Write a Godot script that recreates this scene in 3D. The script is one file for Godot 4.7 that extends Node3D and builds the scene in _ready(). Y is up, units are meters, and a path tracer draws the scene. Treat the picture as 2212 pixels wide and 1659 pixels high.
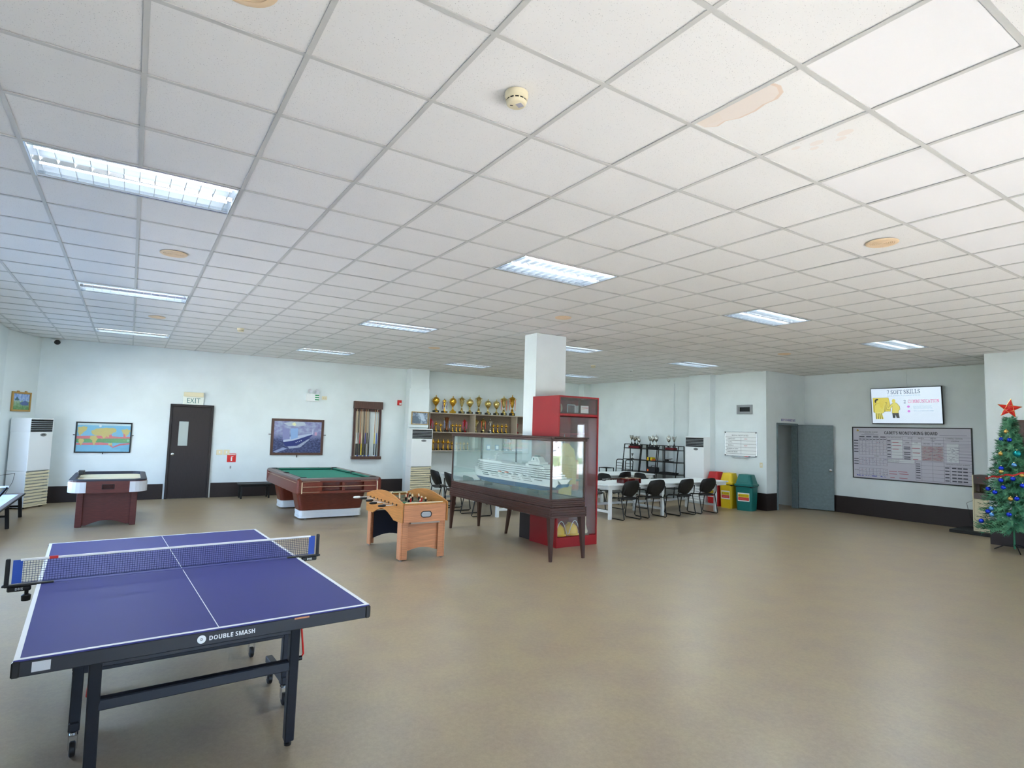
extends Node3D
# Recreation hall: every thing is a node of the root, its parts are children. y is up, metres, floor at y = 0.

const CEIL := 3.37            # underside of the suspended ceiling
const GX := -0.6526           # ceiling grid origin (x) and pitch
const GZ := 2.5627            # grid origin (-z)
const G := 0.6
const ZB := -15.23            # back wall face
const XL := -2.02             # left wall face
const XR := 12.9              # right wall face
const XT := 14.56             # alcove wall face (screen and board)
const ZF := 0.75              # wall behind the camera
const ORD := ["first", "second", "third", "fourth", "fifth", "sixth", "seventh", "eighth", "ninth", "tenth", "eleventh", "twelfth"]

var M := {}
var used := {}
var eye := Transform3D()
var font: SystemFont

# ---------------------------------------------------------------- mesh building
class MB:
	var v := PackedVector3Array()
	var n := PackedVector3Array()
	var u := PackedVector2Array()
	func tri(a: Vector3, b: Vector3, c: Vector3, na: Vector3, nb: Vector3, nc: Vector3, ua := Vector2.ZERO, ub := Vector2.ZERO, uc := Vector2.ZERO) -> void:
		v.append(a); v.append(c); v.append(b)
		n.append(na); n.append(nc); n.append(nb)
		u.append(ua); u.append(uc); u.append(ub)
	func quad(a: Vector3, b: Vector3, c: Vector3, d: Vector3) -> void:   # counter-clockwise seen from outside
		var k := (b - a).cross(c - a)
		if k.length_squared() < 1e-14:
			k = (c - a).cross(d - a)
		k = k.normalized()
		tri(a, b, c, k, k, k, Vector2(0, 1), Vector2(1, 1), Vector2(1, 0))
		tri(a, c, d, k, k, k, Vector2(0, 1), Vector2(1, 0), Vector2(0, 0))
	func box(c: Vector3, s: Vector3, ch := 0.0, b := Basis()) -> void:
		var h := s * 0.5
		if ch <= 0.0:
			var p := []
			for i in 8:
				p.append(c + b * Vector3(h.x if i & 1 else -h.x, h.y if i & 2 else -h.y, h.z if i & 4 else -h.z))
			quad(p[4], p[5], p[7], p[6]); quad(p[1], p[0], p[2], p[3]); quad(p[5], p[1], p[3], p[7])
			quad(p[0], p[4], p[6], p[2]); quad(p[6], p[7], p[3], p[2]); quad(p[0], p[1], p[5], p[4])
			return
		ch = minf(ch, minf(h.x, minf(h.y, h.z)) * 0.95)
		# chamfered box: faces, edges, corners from the three shifted copies of each corner
		var q := {}
		for i in 8:
			var sg := Vector3(1 if i & 1 else -1, 1 if i & 2 else -1, 1 if i & 4 else -1)
			for a in 3:
				var o := h - Vector3.ONE * ch
				o[a] = h[a]
				q[i * 3 + a] = c + b * (sg * o)
		for a in 3:
			var a1 := (a + 1) % 3
			var a2 := (a + 2) % 3
			for sgn in 2:
				var ids := []
				for k in [[0, 0], [1, 0], [1, 1], [0, 1]]:
					ids.append(((sgn << a) | (k[0] << a1) | (k[1] << a2)) * 3 + a)
				if sgn == 1: quad(q[ids[0]], q[ids[1]], q[ids[2]], q[ids[3]])
				else: quad(q[ids[3]], q[ids[2]], q[ids[1]], q[ids[0]])
			for s1 in 2:
				for s2 in 2:
					var c0 := (s1 << a1) | (s2 << a2)
					var c1 := c0 | (1 << a)
					fix(q[c0 * 3 + a1], q[c0 * 3 + a2], q[c1 * 3 + a2], q[c1 * 3 + a1], c)
		for i in 8:
			fix3(q[i * 3], q[i * 3 + 1], q[i * 3 + 2], c)
	func fix(a: Vector3, b: Vector3, c: Vector3, d: Vector3, mid: Vector3) -> void:   # quad turned away from mid
		if (b - a).cross(c - a).dot((a + c) * 0.5 - mid) < 0.0: quad(d, c, b, a)
		else: quad(a, b, c, d)
	func fix3(a: Vector3, b: Vector3, c: Vector3, mid: Vector3) -> void:
		var k := (b - a).cross(c - a).normalized()
		if k.dot(a - mid) < 0.0:
			tri(a, c, b, -k, -k, -k)
		else:
			tri(a, b, c, k, k, k)
	func bar(a: Vector3, b: Vector3, w: float, h := 0.0, up := Vector3.UP) -> void:   # square bar from a to b
		var z := (b - a).normalized()
		if absf(z.dot(up)) > 0.99: up = Vector3.RIGHT
		var x := up.cross(z).normalized()
		box((a + b) * 0.5, Vector3(w, h if h > 0.0 else w, a.distance_to(b)), 0.0, Basis(x, z.cross(x), z))
	func ring(path: Array, i: int) -> Vector3:
		var d: Vector3 = path[mini(i + 1, path.size() - 1)] - path[maxi(i - 1, 0)]
		return d.normalized()
	func tube(path: Array, r, seg := 8, caps := true) -> void:
		var up := Vector3.UP
		var prev := []
		var pn := []
		for i in path.size():
			var t := ring(path, i)
			var rr: float = r[i] if r is Array else r
			if i == 0 and absf(t.dot(up)) > 0.9: up = Vector3.RIGHT
			var x := (up - t * up.dot(t)).normalized()
			up = x
			var y := t.cross(x)
			var cur := []
			var cn := []
			for k in seg:
				var a := TAU * k / seg
				var d := x * cos(a) + y * sin(a)
				cur.append(path[i] + d * rr)
				cn.append(d)
			if i > 0:
				for k in seg:
					var m := (k + 1) % seg
					tri(prev[k], prev[m], cur[m], pn[k], pn[m], cn[m])
					tri(prev[k], cur[m], cur[k], pn[k], cn[m], cn[k])
			if caps and (i == 0 or i == path.size() - 1):
				var cdir := -t if i == 0 else t
				for k in seg:
					var m := (k + 1) % seg
					if i == 0: tri(path[i], cur[m], cur[k], cdir, cdir, cdir)
					else: tri(path[i], cur[k], cur[m], cdir, cdir, cdir)
			prev = cur
			pn = cn
	func lathe(prof: Array, seg := 16, at := Vector3.ZERO, b := Basis()) -> void:   # prof: Vector2(radius, height), from bottom up
		for i in prof.size() - 1:
			var p: Vector2 = prof[i]
			var q: Vector2 = prof[i + 1]
			var d := q - p
			if d.length_squared() < 1e-12: continue
			var fl := Vector2(d.y, -d.x).normalized()
			var n0 := fl
			var n1 := fl
			if i > 0:
				var e: Vector2 = (p - prof[i - 1])
				var f0 := Vector2(e.y, -e.x).normalized()
				if f0.dot(fl) > 0.6: n0 = (f0 + fl).normalized()
			if i < prof.size() - 2:
				var e2: Vector2 = (prof[i + 2] - q)
				var f1 := Vector2(e2.y, -e2.x).normalized()
				if f1.dot(fl) > 0.6: n1 = (f1 + fl).normalized()
			for k in seg:
				var a := TAU * k / seg
				var c := TAU * (k + 1) / seg
				var ca := Vector3(cos(a), 0, -sin(a))
				var cb := Vector3(cos(c), 0, -sin(c))
				var A := at + b * (ca * p.x + Vector3(0, p.y, 0))
				var B := at + b * (cb * p.x + Vector3(0, p.y, 0))
				var C := at + b * (cb * q.x + Vector3(0, q.y, 0))
				var D := at + b * (ca * q.x + Vector3(0, q.y, 0))
				var nA := b * (ca * n0.x + Vector3(0, n0.y, 0))
				var nB := b * (cb * n0.x + Vector3(0, n0.y, 0))
				var nC := b * (cb * n1.x + Vector3(0, n1.y, 0))
				var nD := b * (ca * n1.x + Vector3(0, n1.y, 0))
				if p.x > 1e-6: tri(A, B, C, nA, nB, nC)
				if q.x > 1e-6: tri(A, C, D, nA, nC, nD)
	func ball(c: Vector3, r: Vector3, seg := 14) -> void:
		var prof := []
		for i in 9:
			var a := -PI / 2 + PI * i / 8
			prof.append(Vector2(cos(a), sin(a)))
		prof[0].x = 0.0
		prof[8].x = 0.0
		lathe(prof, seg, c, Basis.from_scale(r))
	func prism(poly: PackedVector2Array, depth: float, xf := Transform3D()) -> void:   # polygon in xy, extruded from z 0 to depth
		var idx := Geometry2D.triangulate_polygon(poly)
		if Geometry2D.is_polygon_clockwise(poly):
			poly = poly.duplicate()
			poly.reverse()
			idx = Geometry2D.triangulate_polygon(poly)
		var nf := xf.basis.z.normalized()
		for k in range(0, idx.size(), 3):
			var a := poly[idx[k]]
			var b := poly[idx[k + 1]]
			var c := poly[idx[k + 2]]
			if (b - a).cross(c - a) < 0.0:
				var t := b
				b = c
				c = t
			tri(xf * Vector3(a.x, a.y, depth), xf * Vector3(b.x, b.y, depth), xf * Vector3(c.x, c.y, depth), nf, nf, nf)
			tri(xf * Vector3(a.x, a.y, 0), xf * Vector3(c.x, c.y, 0), xf * Vector3(b.x, b.y, 0), -nf, -nf, -nf)
		for k in poly.size():
			var a := poly[k]
			var b := poly[(k + 1) % poly.size()]
			quad(xf * Vector3(a.x, a.y, 0), xf * Vector3(b.x, b.y, 0), xf * Vector3(b.x, b.y, depth), xf * Vector3(a.x, a.y, depth))
	func mesh() -> ArrayMesh:
		var arr := []
		arr.resize(Mesh.ARRAY_MAX)
		arr[Mesh.ARRAY_VERTEX] = v
		arr[Mesh.ARRAY_NORMAL] = n
		arr[Mesh.ARRAY_TEX_UV] = u
		var m := ArrayMesh.new()
		m.add_surface_from_arrays(Mesh.PRIMITIVE_TRIANGLES, arr)
		return m

func V(x: float, y: float, z: float) -> Vector3: return Vector3(x, y, z)

func numbered(called: String) -> String:
	if not used.has(called):
		used[called] = 0
		return called
	used[called] += 1
	return "%s_%03d" % [called, used[called]]

func tag(o: Node3D, label: String, category: String, group := "") -> Node3D:
	o.set_meta("label", label)
	o.set_meta("category", category)
	if group: o.set_meta("group", group)
	return o

func thing(called: String, label: String, category: String, at := Vector3.ZERO, turn := 0.0, group := "") -> Node3D:
	var o := Node3D.new()
	o.name = numbered(called)
	add_child(o, true)
	o.position = at
	o.rotation.y = turn
	return tag(o, label, category, group)

func struct(called: String) -> Node3D:
	var o := Node3D.new()
	o.name = called
	o.set_meta("kind", "structure")
	add_child(o, true)
	return o

func part(called: String, mb: MB, material, parent: Node3D) -> MeshInstance3D:
	var o := MeshInstance3D.new()
	o.mesh = mb.mesh()
	o.mesh.surface_set_material(0, M[material] if material is String else material)
	if parent == self:
		o.name = numbered(called)
	else:
		o.name = called
	parent.add_child(o, true)
	return o

func share(called: String, mesh: Mesh, parent: Node3D, xf := Transform3D()) -> MeshInstance3D:
	var o := MeshInstance3D.new()
	o.mesh = mesh
	o.name = called
	parent.add_child(o, true)
	o.transform = xf
	return o

func boxp(called: String, c: Vector3, s: Vector3, material, parent: Node3D, ch := 0.0, b := Basis()) -> MeshInstance3D:
	var mb := MB.new()
	mb.box(c, s, ch, b)
	return part(called, mb, material, parent)

func tubep(called: String, path: Array, r, material, parent: Node3D, seg := 8) -> MeshInstance3D:
	var mb := MB.new()
	mb.tube(path, r, seg)
	return part(called, mb, material, parent)

func lathep(called: String, prof: Array, material, parent: Node3D, at := Vector3.ZERO, seg := 16, b := Basis()) -> MeshInstance3D:
	var mb := MB.new()
	mb.lathe(prof, seg, at, b)
	return part(called, mb, material, parent)

func text(called: String, s: String, height: float, material, parent: Node3D, xf: Transform3D, squeeze := 1.0, serif := false, depth := 0.0015, bold := false) -> MeshInstance3D:
	var t := TextMesh.new()
	t.text = s
	var f := SystemFont.new()
	f.font_names = PackedStringArray(["Droid Serif" if serif else "Droid Sans"])
	if bold: f.font_weight = 700
	t.font = f
	t.font_size = 48
	t.pixel_size = height / 48.0 / 0.72
	t.depth = depth
	t.curve_step = 2.0
	t.material = M[material] if material is String else material
	var o := MeshInstance3D.new()
	o.mesh = t
	o.name = called
	parent.add_child(o, true)
	o.transform = xf * Transform3D(Basis.from_scale(Vector3(squeeze, 1, 1)), Vector3.ZERO)
	return o

func arc2(c: Vector2, r: Vector2, a0: float, a1: float, k: int) -> PackedVector2Array:
	var p := PackedVector2Array()
	for i in k + 1:
		var a := deg_to_rad(lerpf(a0, a1, float(i) / k))
		p.append(c + Vector2(cos(a) * r.x, sin(a) * r.y))
	return p

func rrect(w: float, h: float, r: float, k := 4) -> PackedVector2Array:   # rounded rectangle about the origin
	var p := PackedVector2Array()
	for q in [[w / 2 - r, h / 2 - r, 0], [-w / 2 + r, h / 2 - r, 90], [-w / 2 + r, -h / 2 + r, 180], [w / 2 - r, -h / 2 + r, 270]]:
		p.append_array(arc2(Vector2(q[0], q[1]), Vector2(r, r), q[2], q[2] + 90, k))
	return p

# ---------------------------------------------------------------- materials
func mat(key: String, col: Color, rough := 0.6, metal := 0.0, tex: Texture2D = null, scale := Vector3.ONE) -> StandardMaterial3D:
	var m := StandardMaterial3D.new()
	m.resource_name = key
	m.albedo_color = col
	m.roughness = rough
	m.metallic = metal
	if tex:
		m.albedo_texture = tex
		m.uv1_triplanar = true
		m.uv1_scale = scale
	M[key] = m
	return m

func glow(key: String, col: Color, energy: float) -> StandardMaterial3D:
	var m := mat(key, col, 0.5)
	m.emission_enabled = true
	m.emission = col
	m.emission_energy_multiplier = energy
	return m

func pane(key: String, col: Color, alpha: float) -> StandardMaterial3D:
	var m := mat(key, Color(col.r, col.g, col.b, alpha), 0.02)
	m.transparency = BaseMaterial3D.TRANSPARENCY_ALPHA
	return m

func noise_tex(a: Color, b: Color, freq: float, size := 256, sd := 1, octaves := 4, gamma := 1.0) -> ImageTexture:
	var f := FastNoiseLite.new()
	f.seed = sd
	f.noise_type = FastNoiseLite.TYPE_SIMPLEX_SMOOTH
	f.frequency = freq
	f.fractal_octaves = octaves
	var im := f.get_seamless_image(size, size)
	var o := Image.create(size, size, false, Image.FORMAT_RGB8)
	for y in size:
		for x in size:
			var t := pow(im.get_pixel(x, y).r, gamma)
			o.set_pixel(x, y, a.lerp(b, t))
	return ImageTexture.create_from_image(o)

func speck_tex(base: Color, count: int, dark: float, size := 512, sd := 3) -> ImageTexture:
	var rng := RandomNumberGenerator.new()
	rng.seed = sd
	var o := Image.create(size, size, false, Image.FORMAT_RGB8)
	o.fill(base)
	for i in count:
		var x := rng.randi() % size
		var y := rng.randi() % size
		var k := 1.0 - dark * rng.randf_range(0.3, 1.0)
		o.set_pixel(x, y, base * Color(k, k, k))
		if rng.randf() < 0.45: o.set_pixel((x + 1) % size, y, base * Color(k, k, k))
		if rng.randf() < 0.3: o.set_pixel(x, (y + 1) % size, base * Color(k, k, k))
	return ImageTexture.create_from_image(o)

func fill_poly(im: Image, pts: Array, col: Color) -> void:   # pts in 0..1 of the picture
	var w := im.get_width()
	var h := im.get_height()
	var p := PackedVector2Array()
	var y0 := h
	var y1 := 0
	for q in pts:
		p.append(Vector2(q[0] * w, q[1] * h))
		y0 = mini(y0, int(q[1] * h))
		y1 = maxi(y1, int(q[1] * h) + 1)
	for y in range(maxi(0, y0), mini(h, y1)):
		var xs := []
		for i in p.size():
			var a := p[i]
			var b := p[(i + 1) % p.size()]
			var yy := y + 0.5
			if (a.y <= yy) != (b.y <= yy):
				xs.append(a.x + (yy - a.y) / (b.y - a.y) * (b.x - a.x))
		xs.sort()
		for i in range(0, xs.size() - 1, 2):
			var xa := clampi(roundi(xs[i]), 0, w)
			var xb := clampi(roundi(xs[i + 1]), 0, w)
			if xb > xa: im.fill_rect(Rect2i(xa, y, xb - xa, 1), col)

func fill_oval(im: Image, cx: float, cy: float, rx: float, ry: float, col: Color, k := 20) -> void:
	var pts := []
	for i in k:
		pts.append([cx + cos(TAU * i / k) * rx, cy + sin(TAU * i / k) * ry])
	fill_poly(im, pts, col)

func picture(im: Image, rough := 0.35) -> StandardMaterial3D:
	var m := StandardMaterial3D.new()
	m.albedo_texture = ImageTexture.create_from_image(im)
	m.roughness = rough
	m.texture_repeat = false
	return m

func card(called: String, material, parent: Node3D, w: float, h: float, xf: Transform3D) -> MeshInstance3D:   # a flat print w x h facing local +z
	var mb := MB.new()
	mb.quad(xf * V(-w / 2, -h / 2, 0), xf * V(w / 2, -h / 2, 0), xf * V(w / 2, h / 2, 0), xf * V(-w / 2, h / 2, 0))
	return part(called, mb, material, parent)

func frame4(w: float, h: float, t: float, d: float, xf: Transform3D) -> MB:   # picture frame of four mitred bars, outer size w x h
	var mb := MB.new()
	for s in [-1, 1]:
		mb.box(xf * V(s * (w - t) / 2, 0, d / 2), V(t, h, d), 0.003, xf.basis)
		mb.box(xf * V(0, s * (h - t) / 2, d / 2), V(w - 2 * t, t, d), 0.003, xf.basis)
	return mb

func at(x: float, y: float, z: float, turn := 0.0) -> Transform3D:
	return Transform3D(Basis(Vector3.UP, turn), Vector3(x, y, z))

# ---------------------------------------------------------------- the scene
func _ready() -> void:
	camera_and_light()
	materials()
	shell()
	ceiling()
	outside()
	table_tennis()
	display_case()
	ship_model()
	red_cabinet()
	foosball()
	pool_table()
	air_hockey()
	air_conditioners()
	tables_and_chairs()
	trophy_shelf()
	rack_shelves()
	bins()
	alcove()
	christmas_tree()
	wall_things()
	left_corner()

func camera_and_light() -> void:
	var cam := Camera3D.new()
	cam.name = "camera"
	cam.fov = rad_to_deg(2.0 * atan(829.5 / 1258.267))
	cam.near = 0.05
	cam.far = 200.0
	add_child(cam)
	cam.position = V(0, 1.751, 0)
	cam.rotation = V(deg_to_rad(4.53918), deg_to_rad(-33.09819), deg_to_rad(1.65615))
	cam.current = true
	eye = cam.transform
	var e := Environment.new()
	e.background_mode = Environment.BG_SKY
	var sm := ProceduralSkyMaterial.new()
	sm.sky_top_color = Color(0.42, 0.62, 0.88)
	sm.sky_horizon_color = Color(0.86, 0.92, 0.97)
	sm.ground_bottom_color = Color(0.55, 0.55, 0.5)
	sm.ground_horizon_color = Color(0.8, 0.85, 0.88)
	sm.sky_energy_multiplier = 1.0
	sm.sun_angle_max = 1.0
	var sky := Sky.new()
	sky.sky_material = sm
	e.sky = sky
	e.background_energy_multiplier = 5.0
	e.tonemap_mode = Environment.TONE_MAPPER_LINEAR
	e.tonemap_exposure = 3.8
	e.sdfgi_enabled = true
	e.ssao_enabled = true
	e.ssil_enabled = true
	var we := WorldEnvironment.new()
	we.name = "world_environment"
	we.environment = e
	add_child(we)
	var sun := DirectionalLight3D.new()
	sun.name = "sun"
	sun.light_color = Color(1.0, 0.97, 0.93)
	sun.light_energy = 13.0
	sun.light_angular_distance = 0.6
	sun.shadow_enabled = true
	add_child(sun)
	sun.look_at_from_position(V(8.5, 15, 5), V(0, 0, 0))

func materials() -> void:
	var wood := noise_tex(Color(0.8, 0.8, 0.8), Color(1, 1, 1), 0.02, 256, 5, 5)
	var fine := noise_tex(Color(0.86, 0.86, 0.86), Color(1, 1, 1), 0.05, 256, 9, 4)
	mat("wall", Color(0.885, 0.92, 0.925), 0.75, 0.0, noise_tex(Color(0.965, 0.965, 0.965), Color(1, 1, 1), 0.01, 256, 21, 4), Vector3.ONE * 0.5)
	mat("floor", Color(0.665, 0.59, 0.49), 0.34, 0.0, floor_tex(), Vector3.ONE * 0.33)
	M.floor.metallic_specular = 0.5
	mat("wainscot", Color(0.145, 0.09, 0.085), 0.5, 0.0, fine, Vector3.ONE * 1.5)
	mat("tile", Color(0.93, 0.925, 0.91), 0.9, 0.0, speck_tex(Color(0.97, 0.97, 0.97), 1500, 0.5), Vector3.ONE * 1.6)
	mat("tile_b", Color(0.925, 0.92, 0.905), 0.9, 0.0, speck_tex(Color(0.97, 0.97, 0.97), 1200, 0.45, 512, 8), Vector3.ONE * 1.6)
	mat("tile_plain", Color(0.91, 0.905, 0.9), 0.85)
	mat("runner", Color(0.77, 0.77, 0.75), 0.5)
	mat("slab", Color(0.5, 0.5, 0.5), 0.9)
	mat("white_paint", Color(0.92, 0.93, 0.93), 0.45)
	mat("white_gloss", Color(0.93, 0.94, 0.94), 0.25)
	mat("cream", Color(0.88, 0.84, 0.71), 0.5)
	mat("tan_plastic", Color(0.9, 0.8, 0.66), 0.5)
	mat("black", Color(0.06, 0.06, 0.065), 0.5)
	mat("black_metal", Color(0.055, 0.06, 0.065), 0.4, 0.2)
	mat("dark_slot", Color(0.02, 0.02, 0.02), 0.9)
	mat("chrome", Color(0.8, 0.8, 0.8), 0.18, 1.0)
	mat("alu", Color(0.86, 0.88, 0.9), 0.25, 0.9)
	mat("lamp_reflector", Color(0.8, 0.83, 0.86), 0.3, 0.3)
	mat("steel", Color(0.6, 0.61, 0.62), 0.35, 0.9)
	mat("gold", Color(0.86, 0.66, 0.24), 0.22, 1.0)
	mat("pale_gold", Color(0.88, 0.78, 0.5), 0.2, 1.0)
	mat("silver", Color(0.85, 0.85, 0.83), 0.18, 1.0)
	mat("bronze", Color(0.48, 0.28, 0.17), 0.25, 0.9)
	mat("red_metal", Color(0.62, 0.09, 0.09), 0.3, 0.6)
	mat("dark_wood", Color(0.36, 0.235, 0.185), 0.4, 0.0, wood, V(6, 1, 1))
	mat("case_wood", Color(0.29, 0.165, 0.125), 0.38, 0.0, wood, V(10, 10, 1.2))
	mat("pool_wood", Color(0.47, 0.2, 0.125), 0.3, 0.0, wood, V(1.5, 9, 9))
	mat("pool_dark", Color(0.3, 0.125, 0.085), 0.32, 0.0, wood, V(1.5, 9, 9))
	mat("hockey_wood", Color(0.38, 0.15, 0.125), 0.4, 0.0, wood, V(1.5, 9, 9))
	mat("foos_wood", Color(0.86, 0.58, 0.40), 0.4, 0.0, wood, V(0.5, 14, 14))
	mat("foos_edge", Color(0.80, 0.52, 0.23), 0.4, 0.0, wood, V(14, 14, 0.5))
	mat("shelf_board", Color(0.56, 0.49, 0.42), 0.6, 0.0, fine, Vector3.ONE * 2.0)
	mat("shelf_edge", Color(0.72, 0.67, 0.60), 0.55)
	mat("door_brown", Color(0.16, 0.12, 0.125), 0.5, 0.0, wood, V(9, 1.2, 9))
	mat("door_grey", Color(0.47, 0.54, 0.56), 0.45, 0.0, fine, Vector3.ONE)
	mat("frosted", Color(0.66, 0.7, 0.69), 0.5)
	mat("navy", Color(0.115, 0.13, 0.2), 0.55)
	mat("tt_blue", Color(0.225, 0.235, 0.5), 0.5)
	M.tt_blue.metallic_specular = 0.3
	mat("tt_line", Color(0.9, 0.91, 0.93), 0.45)
	mat("tt_frame", Color(0.13, 0.145, 0.175), 0.42, 0.1)
	mat("net_blue", Color(0.16, 0.33, 0.72), 0.6)
	mat("net_thread", Color(0.1, 0.15, 0.34), 0.7)
	mat("cloth_green", Color(0.11, 0.52, 0.43), 0.85, 0.0, fine, Vector3.ONE * 3.0)
	mat("cushion_green", Color(0.06, 0.42, 0.34), 0.8)
	mat("inlay", Color(0.85, 0.77, 0.62), 0.4)
	mat("rail_top", Color(0.42, 0.36, 0.34), 0.35)
	mat("red", Color(0.6, 0.05, 0.09), 0.4)
	mat("maroon", Color(0.4, 0.05, 0.09), 0.4)
	mat("pure_red", Color(0.83, 0.12, 0.1), 0.45)
	mat("yellow", Color(0.87, 0.75, 0.09), 0.4)
	mat("bin_red", Color(0.72, 0.11, 0.13), 0.4)
	mat("bin_yellow", Color(0.86, 0.73, 0.1), 0.4)
	mat("bin_green", Color(0.06, 0.42, 0.40), 0.4)
	mat("orange", Color(0.93, 0.42, 0.2), 0.5)
	mat("brown_frame", Color(0.33, 0.27, 0.25), 0.5)
	mat("table_white", Color(0.9, 0.92, 0.92), 0.3)
	mat("chair_black", Color(0.05, 0.053, 0.06), 0.5)
	mat("guitar_red", Color(0.3, 0.02, 0.03), 0.15)
	mat("guitar_top", Color(0.62, 0.4, 0.25), 0.2)
	mat("paper", Color(0.9, 0.9, 0.9), 0.7)
	mat("ink", Color(0.1, 0.1, 0.13), 0.7)
	mat("ink_blue", Color(0.22, 0.22, 0.6), 0.7)
	mat("ink_red", Color(0.75, 0.22, 0.25), 0.7)
	mat("ink_green", Color(0.1, 0.42, 0.4), 0.6)
	mat("green_mark", Color(0.05, 0.55, 0.35), 0.6)
	mat("board_lilac", Color(0.70, 0.70, 0.74), 0.35)
	mat("board_cell", Color(0.78, 0.79, 0.81), 0.3)
	mat("hull_white", Color(0.93, 0.94, 0.92), 0.35)
	mat("hull_blue", Color(0.06, 0.33, 0.58), 0.3)
	mat("deck_green", Color(0.35, 0.5, 0.45), 0.6)
	mat("helmet", Color(0.93, 0.78, 0.08), 0.3)
	mat("label_pale", Color(0.9, 0.7, 0.68), 0.7)
	mat("ribbon_pale", Color(0.55, 0.62, 0.8), 0.6)
	mat("purple", Color(0.35, 0.2, 0.5), 0.6)
	mat("pink", Color(0.85, 0.35, 0.55), 0.6)
	mat("needles", Color(0.2, 0.48, 0.34), 0.6)
	mat("needles_light", Color(0.36, 0.62, 0.45), 0.6)
	mat("bauble_blue", Color(0.08, 0.22, 0.8), 0.15, 0.6)
	mat("bauble_sky", Color(0.4, 0.62, 0.85), 0.12, 0.7)
	mat("bauble_gold", Color(0.85, 0.68, 0.36), 0.15, 0.8)
	mat("bauble_teal", Color(0.08, 0.6, 0.62), 0.12, 0.7)
	mat("earth", Color(0.7, 0.69, 0.68), 0.9)
	mat("grass", Color(0.32, 0.42, 0.16), 0.9)
	mat("leaf", Color(0.2, 0.38, 0.1), 0.7)
	mat("leaf_yellow", Color(0.6, 0.6, 0.15), 0.7)
	mat("gilt", Color(0.72, 0.56, 0.3), 0.45, 0.3)
	mat("exit_plate", Color(0.9, 0.92, 0.88), 0.5)
	mat("dark_passage_pane", Color(0.03, 0.035, 0.04), 0.08)  # opaque black: the darkness behind the small window put into its colour
	pane("glass", Color(0.86, 0.95, 0.93), 0.06)
	pane("case_glass", Color(0.7, 0.86, 0.83), 0.1)
	pane("cabinet_glass", Color(0.7, 0.74, 0.74), 0.08)
	glow("lamp_tube", Color(0.94, 0.98, 1.0), 1.6)

func floor_tex() -> ImageTexture:
	var a := FastNoiseLite.new()
	a.seed = 4
	a.frequency = 0.012
	a.fractal_octaves = 4
	var big := a.get_seamless_image(512, 512)
	a.seed = 14
	a.frequency = 0.12
	var small := a.get_seamless_image(512, 512)
	var rng := RandomNumberGenerator.new()
	rng.seed = 77
	var o := Image.create(512, 512, false, Image.FORMAT_RGB8)
	for y in 512:
		for x in 512:
			var t := big.get_pixel(x, y).r
			var k := 0.9 + 0.05 * t + 0.06 * small.get_pixel(x, y).r + rng.randf_range(-0.025, 0.025)
			o.set_pixel(x, y, Color(k * 1.0, k * (0.985 + 0.02 * t), k * (0.95 + 0.05 * (1.0 - t))))
	return ImageTexture.create_from_image(o)

# a wall of thickness t along x or z with rectangular openings [from, to, bottom, top]
func wall_mesh(a: float, b: float, h: float, t: float, along_x: bool, plane: float, side: float, openings: Array) -> MB:
	var mb := MB.new()
	var cuts := [a, b]
	for o in openings:
		cuts.append(o[0])
		cuts.append(o[1])
	cuts.sort()
	for i in cuts.size() - 1:
		var c0: float = cuts[i]
		var c1: float = cuts[i + 1]
		if c1 - c0 < 0.001: continue
		var spans := [[0.0, h]]
		for o in openings:
			if c0 >= o[0] - 0.001 and c1 <= o[1] + 0.001:
				spans = []
				if o[2] > 0.001: spans.append([0.0, o[2]])
				if o[3] < h: spans.append([o[3], h])
		for s in spans:
			var mid := V((c0 + c1) / 2, (s[0] + s[1]) / 2, plane + side * t / 2)
			var sz := V(c1 - c0, s[1] - s[0], t)
			if not along_x:
				mid = V(plane + side * t / 2, mid.y, (c0 + c1) / 2)
				sz = V(t, sz.y, sz.x)
			mb.box(mid, sz)
	return mb

func solid(called: String, mb: MB, material: String) -> MeshInstance3D:
	var o := part(called, mb, material, self)
	o.set_meta("kind", "structure")
	return o

func slab(called: String, lo: Vector3, hi: Vector3, material: String, ch := 0.0) -> MeshInstance3D:
	var mb := MB.new()
	mb.box((lo + hi) / 2, hi - lo, ch)
	return solid(called, mb, material)

func glazed(n: int, w: float, h: float, xf: Transform3D, cols: int) -> void:   # a window: frame, mullions, one pane per light
	var o := struct("window_%d" % n)
	o.transform = xf
	part("window_frame", frame4(w, h, 0.06, 0.08, Transform3D(Basis(), V(0, 0, -0.04))), "alu", o)
	for k in cols:
		var x0 := -w / 2 + 0.06 + (w - 0.12) * k / cols
		var x1 := -w / 2 + 0.06 + (w - 0.12) * (k + 1) / cols
		if k > 0: boxp("mullion", V(x0, 0, 0), V(0.045, h - 0.12, 0.06), "alu", o, 0.003)
		boxp("pane", V((x0 + x1) / 2, 0, 0), V(x1 - x0 - 0.046, h - 0.122, 0.006), "glass", o)
	boxp("window_sill", V(0, -h / 2 - 0.02, 0.03), V(w + 0.04, 0.036, 0.2), "white_paint", o, 0.004)

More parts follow.
